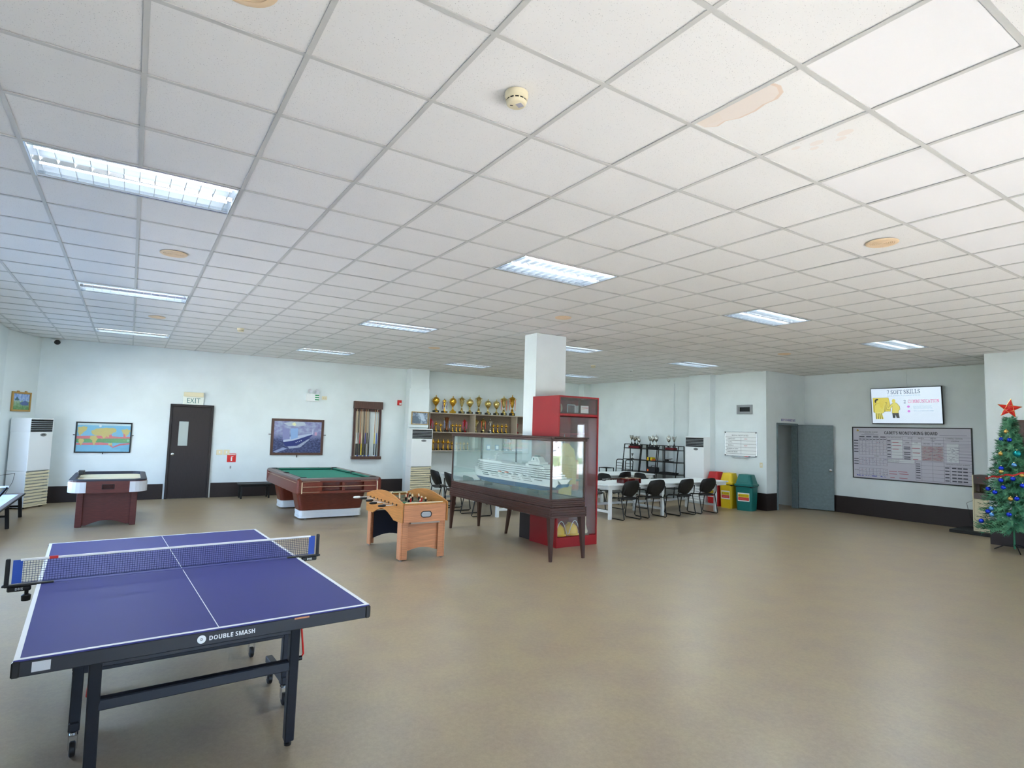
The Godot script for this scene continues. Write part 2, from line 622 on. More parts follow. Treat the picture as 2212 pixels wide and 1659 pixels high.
func shell() -> void:
	slab("floor", V(XL - 0.3, -0.15, ZB - 0.3), V(XT + 0.4, 0, ZF + 0.3), "floor")
	# walls
	var lw := [[-13.6, -11.0, 0.5, 2.2], [-9.8, -5.6, 0.5, 2.3]]
	solid("wall_left", wall_mesh(ZB - 0.2, ZF + 0.2, CEIL + 0.2, 0.2, false, XL, -1, lw), "wall")
	var fw := [[0.4, 1.9, 0.3, 1.9], [2.6, 4.2, 0.3, 1.9], [5.4, 6.9, 0.3, 1.8], [8.7, 9.6, 0.3, 1.8], [10.3, 10.75, 0.3, 2.05], [12.35, 12.75, 0.3, 2.05]]  # first two openings are added to brighten the near ceiling
	solid("wall_front", wall_mesh(XL, XR + 0.2, CEIL + 0.2, 0.2, true, ZF, 1, fw), "wall")
	solid("wall_back", wall_mesh(XL, XR + 0.2, CEIL + 0.2, 0.2, true, ZB, -1, []), "wall")
	solid("wall_right", wall_mesh(ZB, -8.46, CEIL + 0.2, 0.2, false, XR, 1, [[-9.21, -8.89, 2.375, 2.505]]), "wall")
	solid("wall_dormitory", wall_mesh(XR + 0.2, XT + 0.2, CEIL + 0.2, 0.16, true, -8.46, -1, [[13.34, 14.2, 0.0, 2.115]]), "wall")
	solid("wall_alcove", wall_mesh(-8.62, -3.9, CEIL + 0.2, 0.2, false, XT, 1, []), "wall")
	slab("wall_return", V(12.82, 0, -4.09), V(XT + 0.2, CEIL + 0.2, ZF), "wall")
	# passage behind the grey door
	var pg := MB.new()
	pg.box(V(XT + 0.1, 1.6, -10.0), V(0.2, 3.2, 2.9)); pg.box(V(13.8, 1.6, -11.4), V(1.9, 3.2, 0.2)); pg.box(V(13.9, 3.0, -10.0), V(1.8, 0.2, 2.9))
	solid("wall_passage", pg, "wall")
	# corner wall behind the air conditioner on the left, set across the corner
	var cw := MB.new()
	cw.prism(PackedVector2Array([Vector2(XL, 14.3), Vector2(-1.62, 15.23), Vector2(XL, 15.23)]), CEIL, Transform3D(Basis(Vector3.RIGHT, -PI / 2), Vector3.ZERO))
	solid("wall_corner", cw, "wall")
	# pilasters and pillar
	slab("wall_pilaster_back", V(6.4, 0, ZB), V(6.95, CEIL, -14.9), "wall", 0.004)
	slab("wall_pilaster_corner", V(12.62, 0, ZB), V(XR, CEIL, -14.95), "wall", 0.004)
	slab("wall_pilaster_right", V(12.68, 0, -10.62), V(XR, CEIL, -9.93), "wall", 0.004)
	slab("wall_pillar", V(5.53, 0, -8.12), V(6.15, CEIL, -7.772), "wall", 0.004)
	# dark painted skirting band
	slab("baseboard_back", V(-1.6, 0, ZB), V(0.71, 0.335, ZB + 0.012), "wainscot", 0.004)
	slab("baseboard_back_right", V(1.66, 0, ZB), V(6.4, 0.335, ZB + 0.012), "wainscot", 0.004)
	slab("baseboard_left", V(XL, 0, -14.3), V(XL + 0.012, 0.335, ZF), "wainscot", 0.004)
	slab("baseboard_right", V(XR - 0.012, 0, -9.93), V(XR, 0.41, -8.448), "wainscot", 0.004)
	slab("baseboard_right_end", V(XR - 0.012, 0, -8.46), V(13.30, 0.41, -8.448), "wainscot", 0.004)
	slab("baseboard_alcove", V(XT - 0.012, 0, -7.9), V(XT, 0.4, -4.09), "wainscot", 0.004)
	slab("baseboard_return", V(12.808, 0, -4.09), V(12.82, 0.4, ZF), "wainscot", 0.004)
	slab("baseboard_pillar", V(5.518, 0, -8.12), V(5.53, 0.4, -7.772), "wainscot", 0.004)
	# brown door in the back wall
	var d := struct("door_1")
	d.position = V(1.185, 0, ZB)
	var fr := MB.new()
	for s in [-1, 1]: fr.box(V(s * 0.415, 1.05, 0.025), V(0.05, 2.1, 0.05), 0.006)
	fr.box(V(0, 2.1, 0.025), V(0.88, 0.05, 0.05), 0.006)
	part("door_frame", fr, "door_brown", d)
	var leaf := boxp("door_leaf", V(0, 1.04, 0.012), V(0.785, 2.07, 0.024), "door_brown", d, 0.004)
	boxp("vision_panel", V(-0.15, 1.46, 0.022), V(0.19, 0.55, 0.008), "frosted", leaf, 0.003)
	lathep("knob", [Vector2(0, 0), Vector2(0.03, 0), Vector2(0.03, 0.008), Vector2(0.013, 0.012), Vector2(0.013, 0.035), Vector2(0.028, 0.045), Vector2(0.03, 0.06), Vector2(0.018, 0.07), Vector2(0, 0.072)], "chrome", leaf, V(-0.335, 0.995, 0.023), 14, Basis(Vector3.RIGHT, PI / 2))
	# grey steel door, standing open
	var d2 := struct("door_2")
	d2.position = V(13.77, 0, -8.46)
	var f2 := MB.new()
	f2.box(V(0.43, 1.06, -0.06), V(0.05, 2.12, 0.16), 0.005); f2.box(V(-0.43, 1.06, -0.06), V(0.05, 2.12, 0.16), 0.005); f2.box(V(0, 2.1, -0.06), V(0.9, 0.05, 0.16), 0.005)
	part("door_frame", f2, "door_grey", d2)
	var hinge := V(14.2 - 13.77, 0, 0.03)
	var dirv := V(14.49 - 14.2, 0, -7.72 + 8.43).normalized()
	var lb := Basis(dirv, Vector3.UP, dirv.cross(Vector3.UP))
	var lf := boxp("door_leaf", hinge + dirv * 0.395 + V(0, 1.058, 0), V(0.785, 2.075, 0.042), "door_grey", d2, 0.004, lb)
	var nrm := lb.z if lb.z.x < 0 else -lb.z
	var hp := hinge + dirv * 0.72 + V(0, 1.0, 0) + nrm * 0.021
	lathep("knob", [Vector2(0, 0), Vector2(0.032, 0), Vector2(0.032, 0.008), Vector2(0.013, 0.012), Vector2(0.013, 0.035), Vector2(0.028, 0.045), Vector2(0.03, 0.06), Vector2(0.018, 0.07), Vector2(0, 0.072)], "chrome", lf, hp, 14, Basis(Quaternion(Vector3.UP, nrm)))
	boxp("latch_plate", hinge + dirv * 0.787 + V(0, 1.0, 0), V(0.004, 0.1, 0.026), "chrome", lf, 0.0, lb)
	# windows, with the two added at the front for ceiling light
	var n := 1
	for w in lw:
		glazed(n, w[1] - w[0], w[3] - w[2], at(XL - 0.1, (w[2] + w[3]) / 2, (w[0] + w[1]) / 2, PI / 2), 3)
		n += 1
	for w in fw:
		glazed(n, w[1] - w[0], w[3] - w[2], at((w[0] + w[1]) / 2, (w[2] + w[3]) / 2, ZF + 0.1, PI), 1 if w[1] - w[0] < 1.3 else 2)
		n += 1

func outside() -> void:
	slab("ground", V(-60, -0.3, -60), V(75, -0.16, 75), "earth")
	var lawn := MB.new()
	lawn.box(V(8, -0.15, 20), V(40, 0.02, 14))
	lawn.box(V(-22, -0.15, -8), V(16, 0.02, 40))
	solid("lawn", lawn, "grass")
	# roof slab with wide unseen eaves, added to keep the sun off the floor
	slab("roof", V(XL - 1.6, CEIL + 0.25, ZB - 1.6), V(XT + 1.6, CEIL + 0.45, ZF + 1.8), "slab")
	var rng := RandomNumberGenerator.new()
	rng.seed = 5
	for k in 4:
		var x := 8.0 + k * 4.0
		var o := thing("garden_shrub", "leafy garden shrub outside the windows behind the viewer, %s from the left" % ORD[k], "shrub", V(x, -0.14, 6.5 + rng.randf_range(0, 1.2)), 0, "shrubs outside")
		var mb := MB.new()
		for j in 260:
			var p := V(rng.randfn(0, 0.4), rng.randf_range(0.25, 1.6), rng.randfn(0, 0.4))
			var a := Vector3(rng.randfn(), rng.randfn(), rng.randfn()).normalized()
			var b := a.cross(Vector3.UP).normalized() * 0.06
			a *= 0.14
			mb.quad(p - b, p + a * 0.5 - b * 0.2, p + a, p + b)
		part("foliage", mb, "leaf_yellow" if k % 3 == 1 else "leaf", o)
		tubep("stem", [Vector3.ZERO, V(0.02, 0.9, 0.0)], 0.03, "dark_wood", o, 6)

# ---------------------------------------------------------------- suspended ceiling, lamps and fittings
const LIGHT_I := [0, 6, 12, 18]
const LIGHT_J := [3, 10, 17]

func ceiling() -> void:
	var c := struct("ceiling")
	boxp("deck", V((XL + XT) / 2, CEIL + 0.19, (ZB + ZF) / 2), V(XT - XL + 0.4, 0.1, ZF - ZB + 0.4), "slab", c)
	var rooms := [Rect2(XL, ZB, XR - XL, ZF - ZB), Rect2(XR, -8.46, XT - XR, 4.37)]
	var lit := {}
	for i in LIGHT_I:
		for j in LIGHT_J:
			lit[Vector2i(i, j)] = true
			lit[Vector2i(i + 1, j)] = true
	var cells := []
	var inv := eye.affine_inverse()
	for i in range(-3, 26):
		for j in range(-6, 22):
			if lit.has(Vector2i(i, j)): continue
			var cell := Rect2(GX + i * G, -(GZ + (j + 1) * G), G, G)
			for r in rooms:
				var s: Rect2 = cell.intersection(r)
				if s.size.x < 0.04 or s.size.y < 0.04: continue
				# how large it shows in the frame
				var area := 0.0
				var p := PackedVector2Array()
				var ok := true
				for q in [s.position, s.position + Vector2(s.size.x, 0), s.end, s.position + Vector2(0, s.size.y)]:
					var w := inv * V(q.x, CEIL, q.y)
					if w.z > -0.1:
						ok = false
						break
					p.append(Vector2(w.x / -w.z * 1258.27, w.y / -w.z * 1258.27))
				if ok:
					var win := PackedVector2Array([Vector2(-1106, -829.5), Vector2(1106, -829.5), Vector2(1106, 829.5), Vector2(-1106, 829.5)])
					for g in Geometry2D.intersect_polygons(p, win):
						for k in g.size(): area += g[k].cross(g[(k + 1) % g.size()]) * 0.5
				cells.append([absf(area), i, j, s])
	cells.sort_custom(func(a, b): return a[0] > b[0])
	# whole tiles share one mesh in three finishes
	var proto := []
	for key in ["tile", "tile_b", "tile_plain"]:
		var mb := MB.new()
		mb.box(V(0, 0.008, 0), V(G - 0.012, 0.014, G - 0.012), 0.003)
		var m := mb.mesh()
		m.surface_set_material(0, M[key])
		proto.append(m)
	var rest := MB.new()
	var rng := RandomNumberGenerator.new()
	rng.seed = 11
	for k in cells.size():
		var s: Rect2 = cells[k][3]
		var mid := s.get_center()
		var i: int = cells[k][1]
		var j: int = cells[k][2]
		if k < 300:
			var pos := V(mid.x, CEIL + 0.003 + rng.randf_range(0.0, 0.002), mid.y)
			if i == 5 and j == -2:
				stained_tile(c, pos, 0)
			elif i == 6 and j == -2:
				stained_tile(c, pos, 1)
			elif s.size.x > 0.59 and s.size.y > 0.59:
				var v := 2 if (i >= 6 and j <= -2) or (i == 5 and j == -3) else (i * 7 + j * 3) % 2
				share("ceiling_tile", proto[absi(v)], c, Transform3D(Basis(), pos))
			else:
				boxp("ceiling_tile", pos + V(0, 0.008, 0), V(s.size.x - 0.004, 0.014, s.size.y - 0.004), "tile", c)
		else:
			rest.box(V(mid.x, CEIL + 0.011, mid.y), V(s.size.x - 0.006, 0.014, s.size.y - 0.006))
	var ro := part("ceiling_tiles", rest, "tile", c)
	ro.set_meta("kind", "stuff")
	# tee runners: a flat flange 24 mm wide under the tile edges and a web above
	for i in range(-2, 26):
		var x := GX + i * G
		if x < XL or x > XT: continue
		var z0 := ZB if x < XR else -8.46
		var z1 := ZF if x < XR else -4.09
		var mb := MB.new()
		var ends := [z0]
		if (i - 1) in LIGHT_I:
			for j in [17, 10, 3]: ends.append_array([-(GZ + (j + 1) * G), -(GZ + j * G)])
		ends.append(z1)
		for k in range(0, ends.size(), 2):
			var za: float = ends[k]
			var zb: float = ends[k + 1]
			mb.box(V(x, CEIL + 0.0005, (za + zb) / 2), V(0.024, 0.004, zb - za))
			mb.box(V(x, CEIL + 0.022, (za + zb) / 2), V(0.003, 0.04, zb - za))
		part("runner", mb, "runner", c)
	for j in range(-6, 22):
		var z := -(GZ + j * G)
		if z < ZB or z > ZF: continue
		var x1 := XT if z > -8.46 and z < -4.09 else XR
		var mb := MB.new()
		mb.box(V((XL + x1) / 2, CEIL, z), V(x1 - XL, 0.004, 0.024))
		mb.box(V((XL + x1) / 2, CEIL + 0.022, z), V(x1 - XL, 0.04, 0.003))
		part("runner", mb, "runner", c)
	# lamps
	var rows := ["nearest row", "middle row", "farthest row"]
	for jj in 3:
		for ii in 4:
			troffer(GX + (LIGHT_I[ii] + 1) * G, -(GZ + (LIGHT_J[jj] + 0.5) * G), "louvred ceiling light in the %s, %s from the left" % [rows[jj], ORD[ii]])
	# round tan ceiling speakers
	var sp := [[1.5, -0.5, "cut by the top edge of the photo"], [1.5, 6.5, "between the two nearest lights on the left"], [1.5, 13.5, "between the two farthest lights on the left"], [9.5, -0.5, "nearest of those on the right, by the stained tiles"], [9.5, 6.5, "just in front of the white pillar"], [9.5, 13.5, "behind the white pillar towards the trophies"], [18.5, 6.5, "near the alcove"]]
	for s in sp:
		var o := thing("ceiling_speaker", "round tan ceiling speaker " + s[2], "speaker", V(GX + s[0] * G, CEIL - 0.002, -(GZ + s[1] * G)), 0, "round ceiling speakers")
		var dn := Basis(Vector3.RIGHT, PI)
		lathep("rim", [Vector2(0.118, 0.0), Vector2(0.118, 0.006), Vector2(0.108, 0.012), Vector2(0.088, 0.009), Vector2(0.086, 0.002)], "tan_plastic", o, Vector3.ZERO, 32, dn)
		for k in 6: lathep("grille_ring", [Vector2(0.004 + k * 0.014, 0.003), Vector2(0.004 + k * 0.014, 0.009), Vector2(0.013 + k * 0.014, 0.009), Vector2(0.013 + k * 0.014, 0.003)], "tan_plastic", o, Vector3.ZERO, 28, dn)
		lathep("grille_back", [Vector2(0, 0.002), Vector2(0.088, 0.002), Vector2(0.088, 0.004), Vector2(0, 0.004)], "gilt", o, Vector3.ZERO, 28, dn)
	# smoke detectors
	for s in [[3.51, -0.5, "close above the viewer, with a torn label"], [3.58, 13.95, "far off between the left and middle lights"], [16.55, 13.5, "far off above the black racks"]]:
		var o := thing("smoke_detector", "round cream smoke detector " + s[2], "smoke detector", V(GX + s[0] * G, CEIL - 0.0, -(GZ + s[1] * G)), 0, "smoke detectors")
		var dn := Basis(Vector3.RIGHT, PI)
		lathep("base", [Vector2(0, 0.0), Vector2(0.056, 0.0), Vector2(0.057, 0.018), Vector2(0.054, 0.024)].map(func(p): return p), "cream", o, Vector3.ZERO, 28, dn)
		lathep("cap", [Vector2(0.054, 0.02), Vector2(0.053, 0.034), Vector2(0.047, 0.036), Vector2(0.047, 0.043), Vector2(0.05, 0.044), Vector2(0.047, 0.055), Vector2(0.04, 0.06), Vector2(0, 0.061)], "cream", o, Vector3.ZERO, 28, dn)
		for k in 12:
			var a := TAU * k / 12.0
			boxp("slot", V(cos(a) * 0.0468, -0.0395, sin(a) * 0.0468), V(0.002, 0.006, 0.017), "dark_slot", o, 0.0, Basis(Vector3.UP, -a))
		boxp("worn_label", V(0.012, -0.0612, 0.012), V(0.035, 0.0008, 0.03), "board_lilac", o, 0.0, Basis(Vector3.UP, 0.5))
		boxp("lamp_slit", V(-0.02, -0.0612, -0.012), V(0.014, 0.001, 0.004), "dark_slot", o, 0.0, Basis(Vector3.UP, -0.4))
	var sd := thing("sprinkler", "small flat white sprinkler disc far off over the black racks", "sprinkler", V(GX + 18.85 * G, CEIL, -(GZ + 13.7 * G)))
	lathep("plate", [Vector2(0, 0), Vector2(0.05, 0), Vector2(0.045, 0.012), Vector2(0, 0.014)], "white_paint", sd, Vector3.ZERO, 20, Basis(Vector3.RIGHT, PI))
	lathep("deflector", [Vector2(0, 0.012), Vector2(0.01, 0.012), Vector2(0.01, 0.03), Vector2(0.025, 0.03), Vector2(0.025, 0.033), Vector2(0, 0.034)], "steel", sd, Vector3.ZERO, 12, Basis(Vector3.RIGHT, PI))

func stained_tile(c: Node3D, pos: Vector3, which: int) -> void:
	# lay-in tile with a brown water mark: u runs along +x, v along -z
	var base := Color(0.905, 0.9, 0.885)
	var im := Image.create(256, 256, false, Image.FORMAT_RGB8)
	im.fill(base)
	var rng := RandomNumberGenerator.new()
	rng.seed = 31
	for k in 500:
		im.set_pixel(rng.randi() % 256, rng.randi() % 256, base * Color(0.8, 0.8, 0.8))
	var mark := Color(0.89, 0.85, 0.81)
	var rim := Color(0.87, 0.79, 0.72)
	if which == 0:
		var pts := [[0.0, 0.02], [0.14, 0.02], [0.22, 0.1], [0.2, 0.2], [0.26, 0.3], [0.27, 0.45], [0.24, 0.56], [0.25, 0.66], [0.2, 0.74], [0.1, 0.78], [0.0, 0.76]]
		for p in pts: p[1] = 1.0 - p[1]
		fill_poly(im, pts, rim)
		var inner := []
		for p in pts: inner.append([p[0] * 0.93, 1.0 - (1.0 - p[1]) * 0.96])
		fill_poly(im, inner, mark)
		fill_poly(im, [[0.0, 0.95], [0.12, 0.95], [0.16, 0.8], [0.0, 0.74]], Color(0.885, 0.84, 0.795))
	else:
		for q in [[0.2, 0.3, 0.05], [0.28, 0.38, 0.035], [0.18, 0.55, 0.045], [0.26, 0.62, 0.03], [0.12, 0.72, 0.03]]:
			fill_oval(im, q[0], q[1], q[2], q[2] * 1.4, base.lerp(mark, 0.7))
	var m := StandardMaterial3D.new()
	m.albedo_texture = ImageTexture.create_from_image(im)
	m.roughness = 0.9
	var mb := MB.new()
	var h := G / 2 - 0.006
	mb.quad(V(-h, 0.001, -h), V(h, 0.001, -h), V(h, 0.001, h), V(-h, 0.001, h))
	mb.box(V(0, 0.009, 0), V(h * 2, 0.014, h * 2))
	var o := part("ceiling_tile", mb, m, c)
	o.position = pos
	o.set_meta("label", "tile with a brown water stain")

func troffer(x: float, z: float, label: String) -> void:
	var o := thing("ceiling_light", label, "light", V(x, CEIL, z), 0, "recessed louvred ceiling lights")
	var L := 1.17
	var W := 0.57
	var h := MB.new()   # open-bottomed housing, mirror sides
	h.box(V(0, 0.1, 0), V(L, 0.01, W))
	for s in [-1, 1]:
		h.box(V(0, 0.05, s * (W / 2 - 0.004)), V(L, 0.1, 0.008))
		h.box(V(s * (L / 2 - 0.004), 0.05, 0), V(0.008, 0.1, W))
	part("housing", h, "lamp_reflector", o)
	part("frame", frame4(L + 0.01, W + 0.01, 0.012, 0.006, Transform3D(Basis(Vector3.RIGHT, PI / 2), V(0, 0.002, 0))), "alu", o)
	for s in [-1, 1]:
		tubep("lamp_tube", [V(-L / 2 + 0.03, 0.042, s * 0.13), V(L / 2 - 0.03, 0.042, s * 0.13)], 0.014, "lamp_tube", o, 10)
	# parabolic louvre: lengthwise blades and cross blades
	for zz in [-0.25, -0.01, 0.01, 0.25]:
		boxp("louvre_rail", V(0, 0.014, zz), V(L - 0.02, 0.026, 0.003), "alu", o, 0.0, Basis(Vector3.RIGHT, 0.35 * signf(zz)))
	for k in 13:
		var xx := -L / 2 + 0.05 + (L - 0.1) * k / 12.0
		for s in [-1, 1]:
			boxp("louvre_blade", V(xx, 0.012, s * 0.13), V(0.003, 0.022, 0.235), "alu", o)
	var l := AreaLight3D.new()
	l.name = "ceiling_lamp"
	l.area_size = Vector2(L - 0.04, W - 0.04)
	l.light_color = Color(0.90, 0.97, 1.0)
	l.light_energy = LAMP_E
	l.shadow_enabled = true
	l.rotation = V(-PI / 2, 0, 0)
	l.position = V(0, -0.004, 0)
	l.area_range = 30.0
	l.area_attenuation = 2.0
	o.add_child(l)

const LAMP_E := 0.85

# ---------------------------------------------------------------- games
func caster(called: String, p: Vector3, parent: Node3D) -> void:   # p: floor point below the stem
	var mb := MB.new()
	mb.lathe([Vector2(0, 0.105), Vector2(0.017, 0.105), Vector2(0.017, 0.118), Vector2(0, 0.12)], 10, p)
	for s in [-1, 1]:
		mb.box(p + V(s * 0.019, 0.075, 0.008), V(0.003, 0.07, 0.04))
	mb.box(p + V(0, 0.107, 0.004), V(0.042, 0.006, 0.045))
	var c := part(called, mb, "chrome", parent)
	lathep("wheel", [Vector2(0, -0.014), Vector2(0.03, -0.014), Vector2(0.037, -0.009), Vector2(0.037, 0.009), Vector2(0.03, 0.014), Vector2(0, 0.014)], "black", c, p + V(0, 0.038, 0.014), 16, Basis(Vector3.FORWARD, PI / 2))

func table_tennis() -> void:
	var t := thing("table_tennis_table", "blue table tennis table with white lines and dark folding frame", "table", V(0.362, 0, -4.54), deg_to_rad(2.8))
	var W := 1.525
	var L := 2.74
	for s in [-1, 1]:    # s = 1: the half near the viewer
		var zc: float = s * L / 4
		var half := boxp("playing_surface", V(0, 0.75, zc), V(W - 0.006, 0.02, L / 2 - 0.006), "tt_blue", t, 0.002)
		# painted lines, proud of the surface by a coat of paint
		for q in [-1, 1]:
			boxp("side_line", V(q * (W / 2 - 0.013), 0.7605, zc), V(0.02, 0.0012, L / 2 - 0.008), "tt_line", half)
		boxp("end_line", V(0, 0.7604, s * (L / 2 - 0.013)), V(W - 0.046, 0.0012, 0.02), "tt_line", half)
		boxp("centre_line", V(0, 0.7603, zc), V(0.004, 0.001, L / 2 - 0.05), "tt_line", half)
		var ap := MB.new()
		ap.box(V(0, 0.722, s * (L / 2 - 0.012)), V(W, 0.064, 0.024), 0.004)
		for q in [-1, 1]: ap.box(V(q * (W / 2 - 0.012), 0.722, zc), V(0.024, 0.05, L / 2 - 0.05), 0.003)
		ap.box(V(0, 0.722, s * 0.03), V(W - 0.05, 0.045, 0.024), 0.003)
		part("apron", ap, "tt_frame", t)
		for q in [-1, 1]:
			boxp("corner_cap", V(q * (W / 2 - 0.012), 0.722, s * (L / 2 - 0.01)), V(0.03, 0.066, 0.03), "black", t, 0.006)
			# outer leg
			tubep_sq("leg", V(q * 0.43 - 0.05, 0.70, s * 1.29), V(q * 0.445 - 0.02, 0.03, s * 1.13), 0.05, t)
			var ft := lathep("foot", [Vector2(0, 0), Vector2(0.018, 0), Vector2(0.02, 0.012), Vector2(0.01, 0.018), Vector2(0.01, 0.034), Vector2(0, 0.034)], "black", t, V(q * 0.445 - 0.02, 0, s * 1.125), 12)
			ft.name = "foot"
			# inner caster post with its runner bar
			tubep_sq("caster_post", V(q * 0.53, 0.70, s * 0.64), V(q * 0.53, 0.12, s * 0.62), 0.05, t)
			tubep_sq("runner_bar", V(q * 0.53, 0.15, s * 0.66), V(q * 0.53, 0.15, s * 0.24), 0.045, t)
			caster("caster", V(q * 0.53, 0, s * 0.63), t)
			caster("caster", V(q * 0.53, 0, s * 0.27), t)
			# folding stay: dark strut and the red latch rod
			tubep_sq("stay", V(q * 0.435 - 0.03, 0.5, s * 1.2), V(q * 0.5, 0.69, s * 0.86), 0.018, t)
			tubep("latch_rod", [V(q * 0.46 - 0.03, 0.66, s * 1.24), V(q * 0.48 - 0.02, 0.5, s * 1.2), V(q * 0.46 - 0.02, 0.47, s * 1.2)], 0.005, "pure_red", t, 6)
			lathep("knob", [Vector2(0, -0.012), Vector2(0.013, -0.012), Vector2(0.013, 0.012), Vector2(0, 0.012)], "black", t, V(q * 0.46 - 0.02, 0.48, s * 1.2), 10, Basis(Vector3.FORWARD, PI / 2))
		tubep_sq("cross_bar", V(-0.46, 0.47, s * 1.235), V(0.375, 0.47, s * 1.235), 0.05, t)
		tubep_sq("cross_bar", V(-0.51, 0.435, s * 0.63), V(0.51, 0.435, s * 0.63), 0.045, t)
		tubep_sq("cross_bar", V(-0.46, 0.67, s * 1.28), V(0.37, 0.67, s * 1.28), 0.04, t)
	# lettering on the end board, worn
	var logo := at(-0.055, 0.722, L / 2 + 0.0004)
	lathep("emblem", [Vector2(0, 0), Vector2(0.019, 0), Vector2(0.019, 0.001), Vector2(0, 0.001)], "white_paint", t, logo.origin + V(-0.165 + 0.145, 0, 0), 20, Basis(Vector3.RIGHT, PI / 2))
	text("lettering", "DOUBLE SMASH", 0.02, "white_paint", t, logo * at(0.115, 0, 0), 1.0, false, 0.001, true)
	text("emblem_letter", "D", 0.012, "tt_frame", t, logo * at(-0.02, 0, 0.0012), 1.0, false, 0.0008, true)
	boxp("torn_label", V(-0.668, 0.724, L / 2 + 0.0004), V(0.062, 0.04, 0.001), "board_cell", t)
	boxp("worn_patch", V(0.39, 0.748, L / 2 + 0.0004), V(0.075, 0.008, 0.001), "foos_wood", t)
	# net
	var n := thing("table_tennis_net", "table tennis net with white tape and black clamps", "net", V(0.362, 0.7606, -4.54), deg_to_rad(2.8))
	var nw := 0.86
	boxp("top_tape", V(0, 0.1465, 0), V(nw * 2 - 0.03, 0.014, 0.006), "white_gloss", n, 0.002)
	boxp("bottom_cord", V(0, 0.014, 0), V(nw * 2 - 0.03, 0.004, 0.003), "net_thread", n)
	boxp("red_tape", V(-0.69, 0.148, 0), V(0.042, 0.016, 0.008), "pure_red", n)
	for q in [-1, 1]:
		boxp("end_band", V(q * (nw - 0.005), 0.08, 0), V(0.045, 0.135, 0.005), "net_blue", n, 0.001)
		var cl := boxp("clamp", V(q * (nw + 0.04), 0.075, 0), V(0.022, 0.165, 0.022), "black", n, 0.004)
		boxp("clamp_arm", V(q * (nw - 0.06), -0.002 + 0.004, 0), V(0.24, 0.012, 0.03), "black", cl, 0.003)
		boxp("clamp_body", V(q * (nw - 0.02), -0.018, 0.0), V(0.11, 0.03, 0.03), "black", cl, 0.006)
		lathep("clamp_screw", [Vector2(0, -0.09), Vector2(0.022, -0.09), Vector2(0.024, -0.06), Vector2(0.01, -0.05), Vector2(0.01, -0.02), Vector2(0, -0.02)], "black", cl, V(q * (nw - 0.055), 0, 0), 12)
		text("clamp_lettering", "DHS", 0.014, "white_paint", cl, at(q * (nw - 0.02), -0.018, 0.0155), 1.0, false, 0.0008, true)
	var th := MB.new()
	var k := -nw + 0.02
	while k < nw - 0.015:
		th.box(V(k, 0.078, 0), V(0.0019, 0.128, 0.0019))
		k += 0.0135
	for i in 10:
		th.box(V(0, 0.02 + i * 0.0132, 0), V(nw * 2 - 0.04, 0.0019, 0.0019))
	var ms := part("mesh_threads", th, "net_thread", n)
	ms.set_meta("kind", "stuff")

func tubep_sq(called: String, a: Vector3, b: Vector3, w: float, parent: Node3D, material := "tt_frame") -> MeshInstance3D:
	var mb := MB.new()
	var z := (b - a).normalized()
	var up := Vector3.UP if absf(z.y) < 0.9 else Vector3.RIGHT
	var x := up.cross(z).normalized()
	mb.box((a + b) * 0.5, V(w, w, a.distance_to(b)), w * 0.1, Basis(x, z.cross(x), z))
	return part(called, mb, material, parent)

func taper_leg(called: String, top: Vector3, foot: Vector3, w0: float, w1: float, parent: Node3D, material: String) -> MeshInstance3D:
	var mb := MB.new()
	var p := []
	for q in [[top, w0], [foot, w1]]:
		for s in [[-1, 1], [1, 1], [1, -1], [-1, -1]]:
			p.append(q[0] + V(s[0] * q[1] / 2, 0, s[1] * q[1] / 2))
	for k in 4:
		var m := (k + 1) % 4
		mb.quad(p[4 + k], p[4 + m], p[m], p[k])
	mb.quad(p[0], p[1], p[2], p[3])
	mb.quad(p[7], p[6], p[5], p[4])
	return part(called, mb, material, parent)

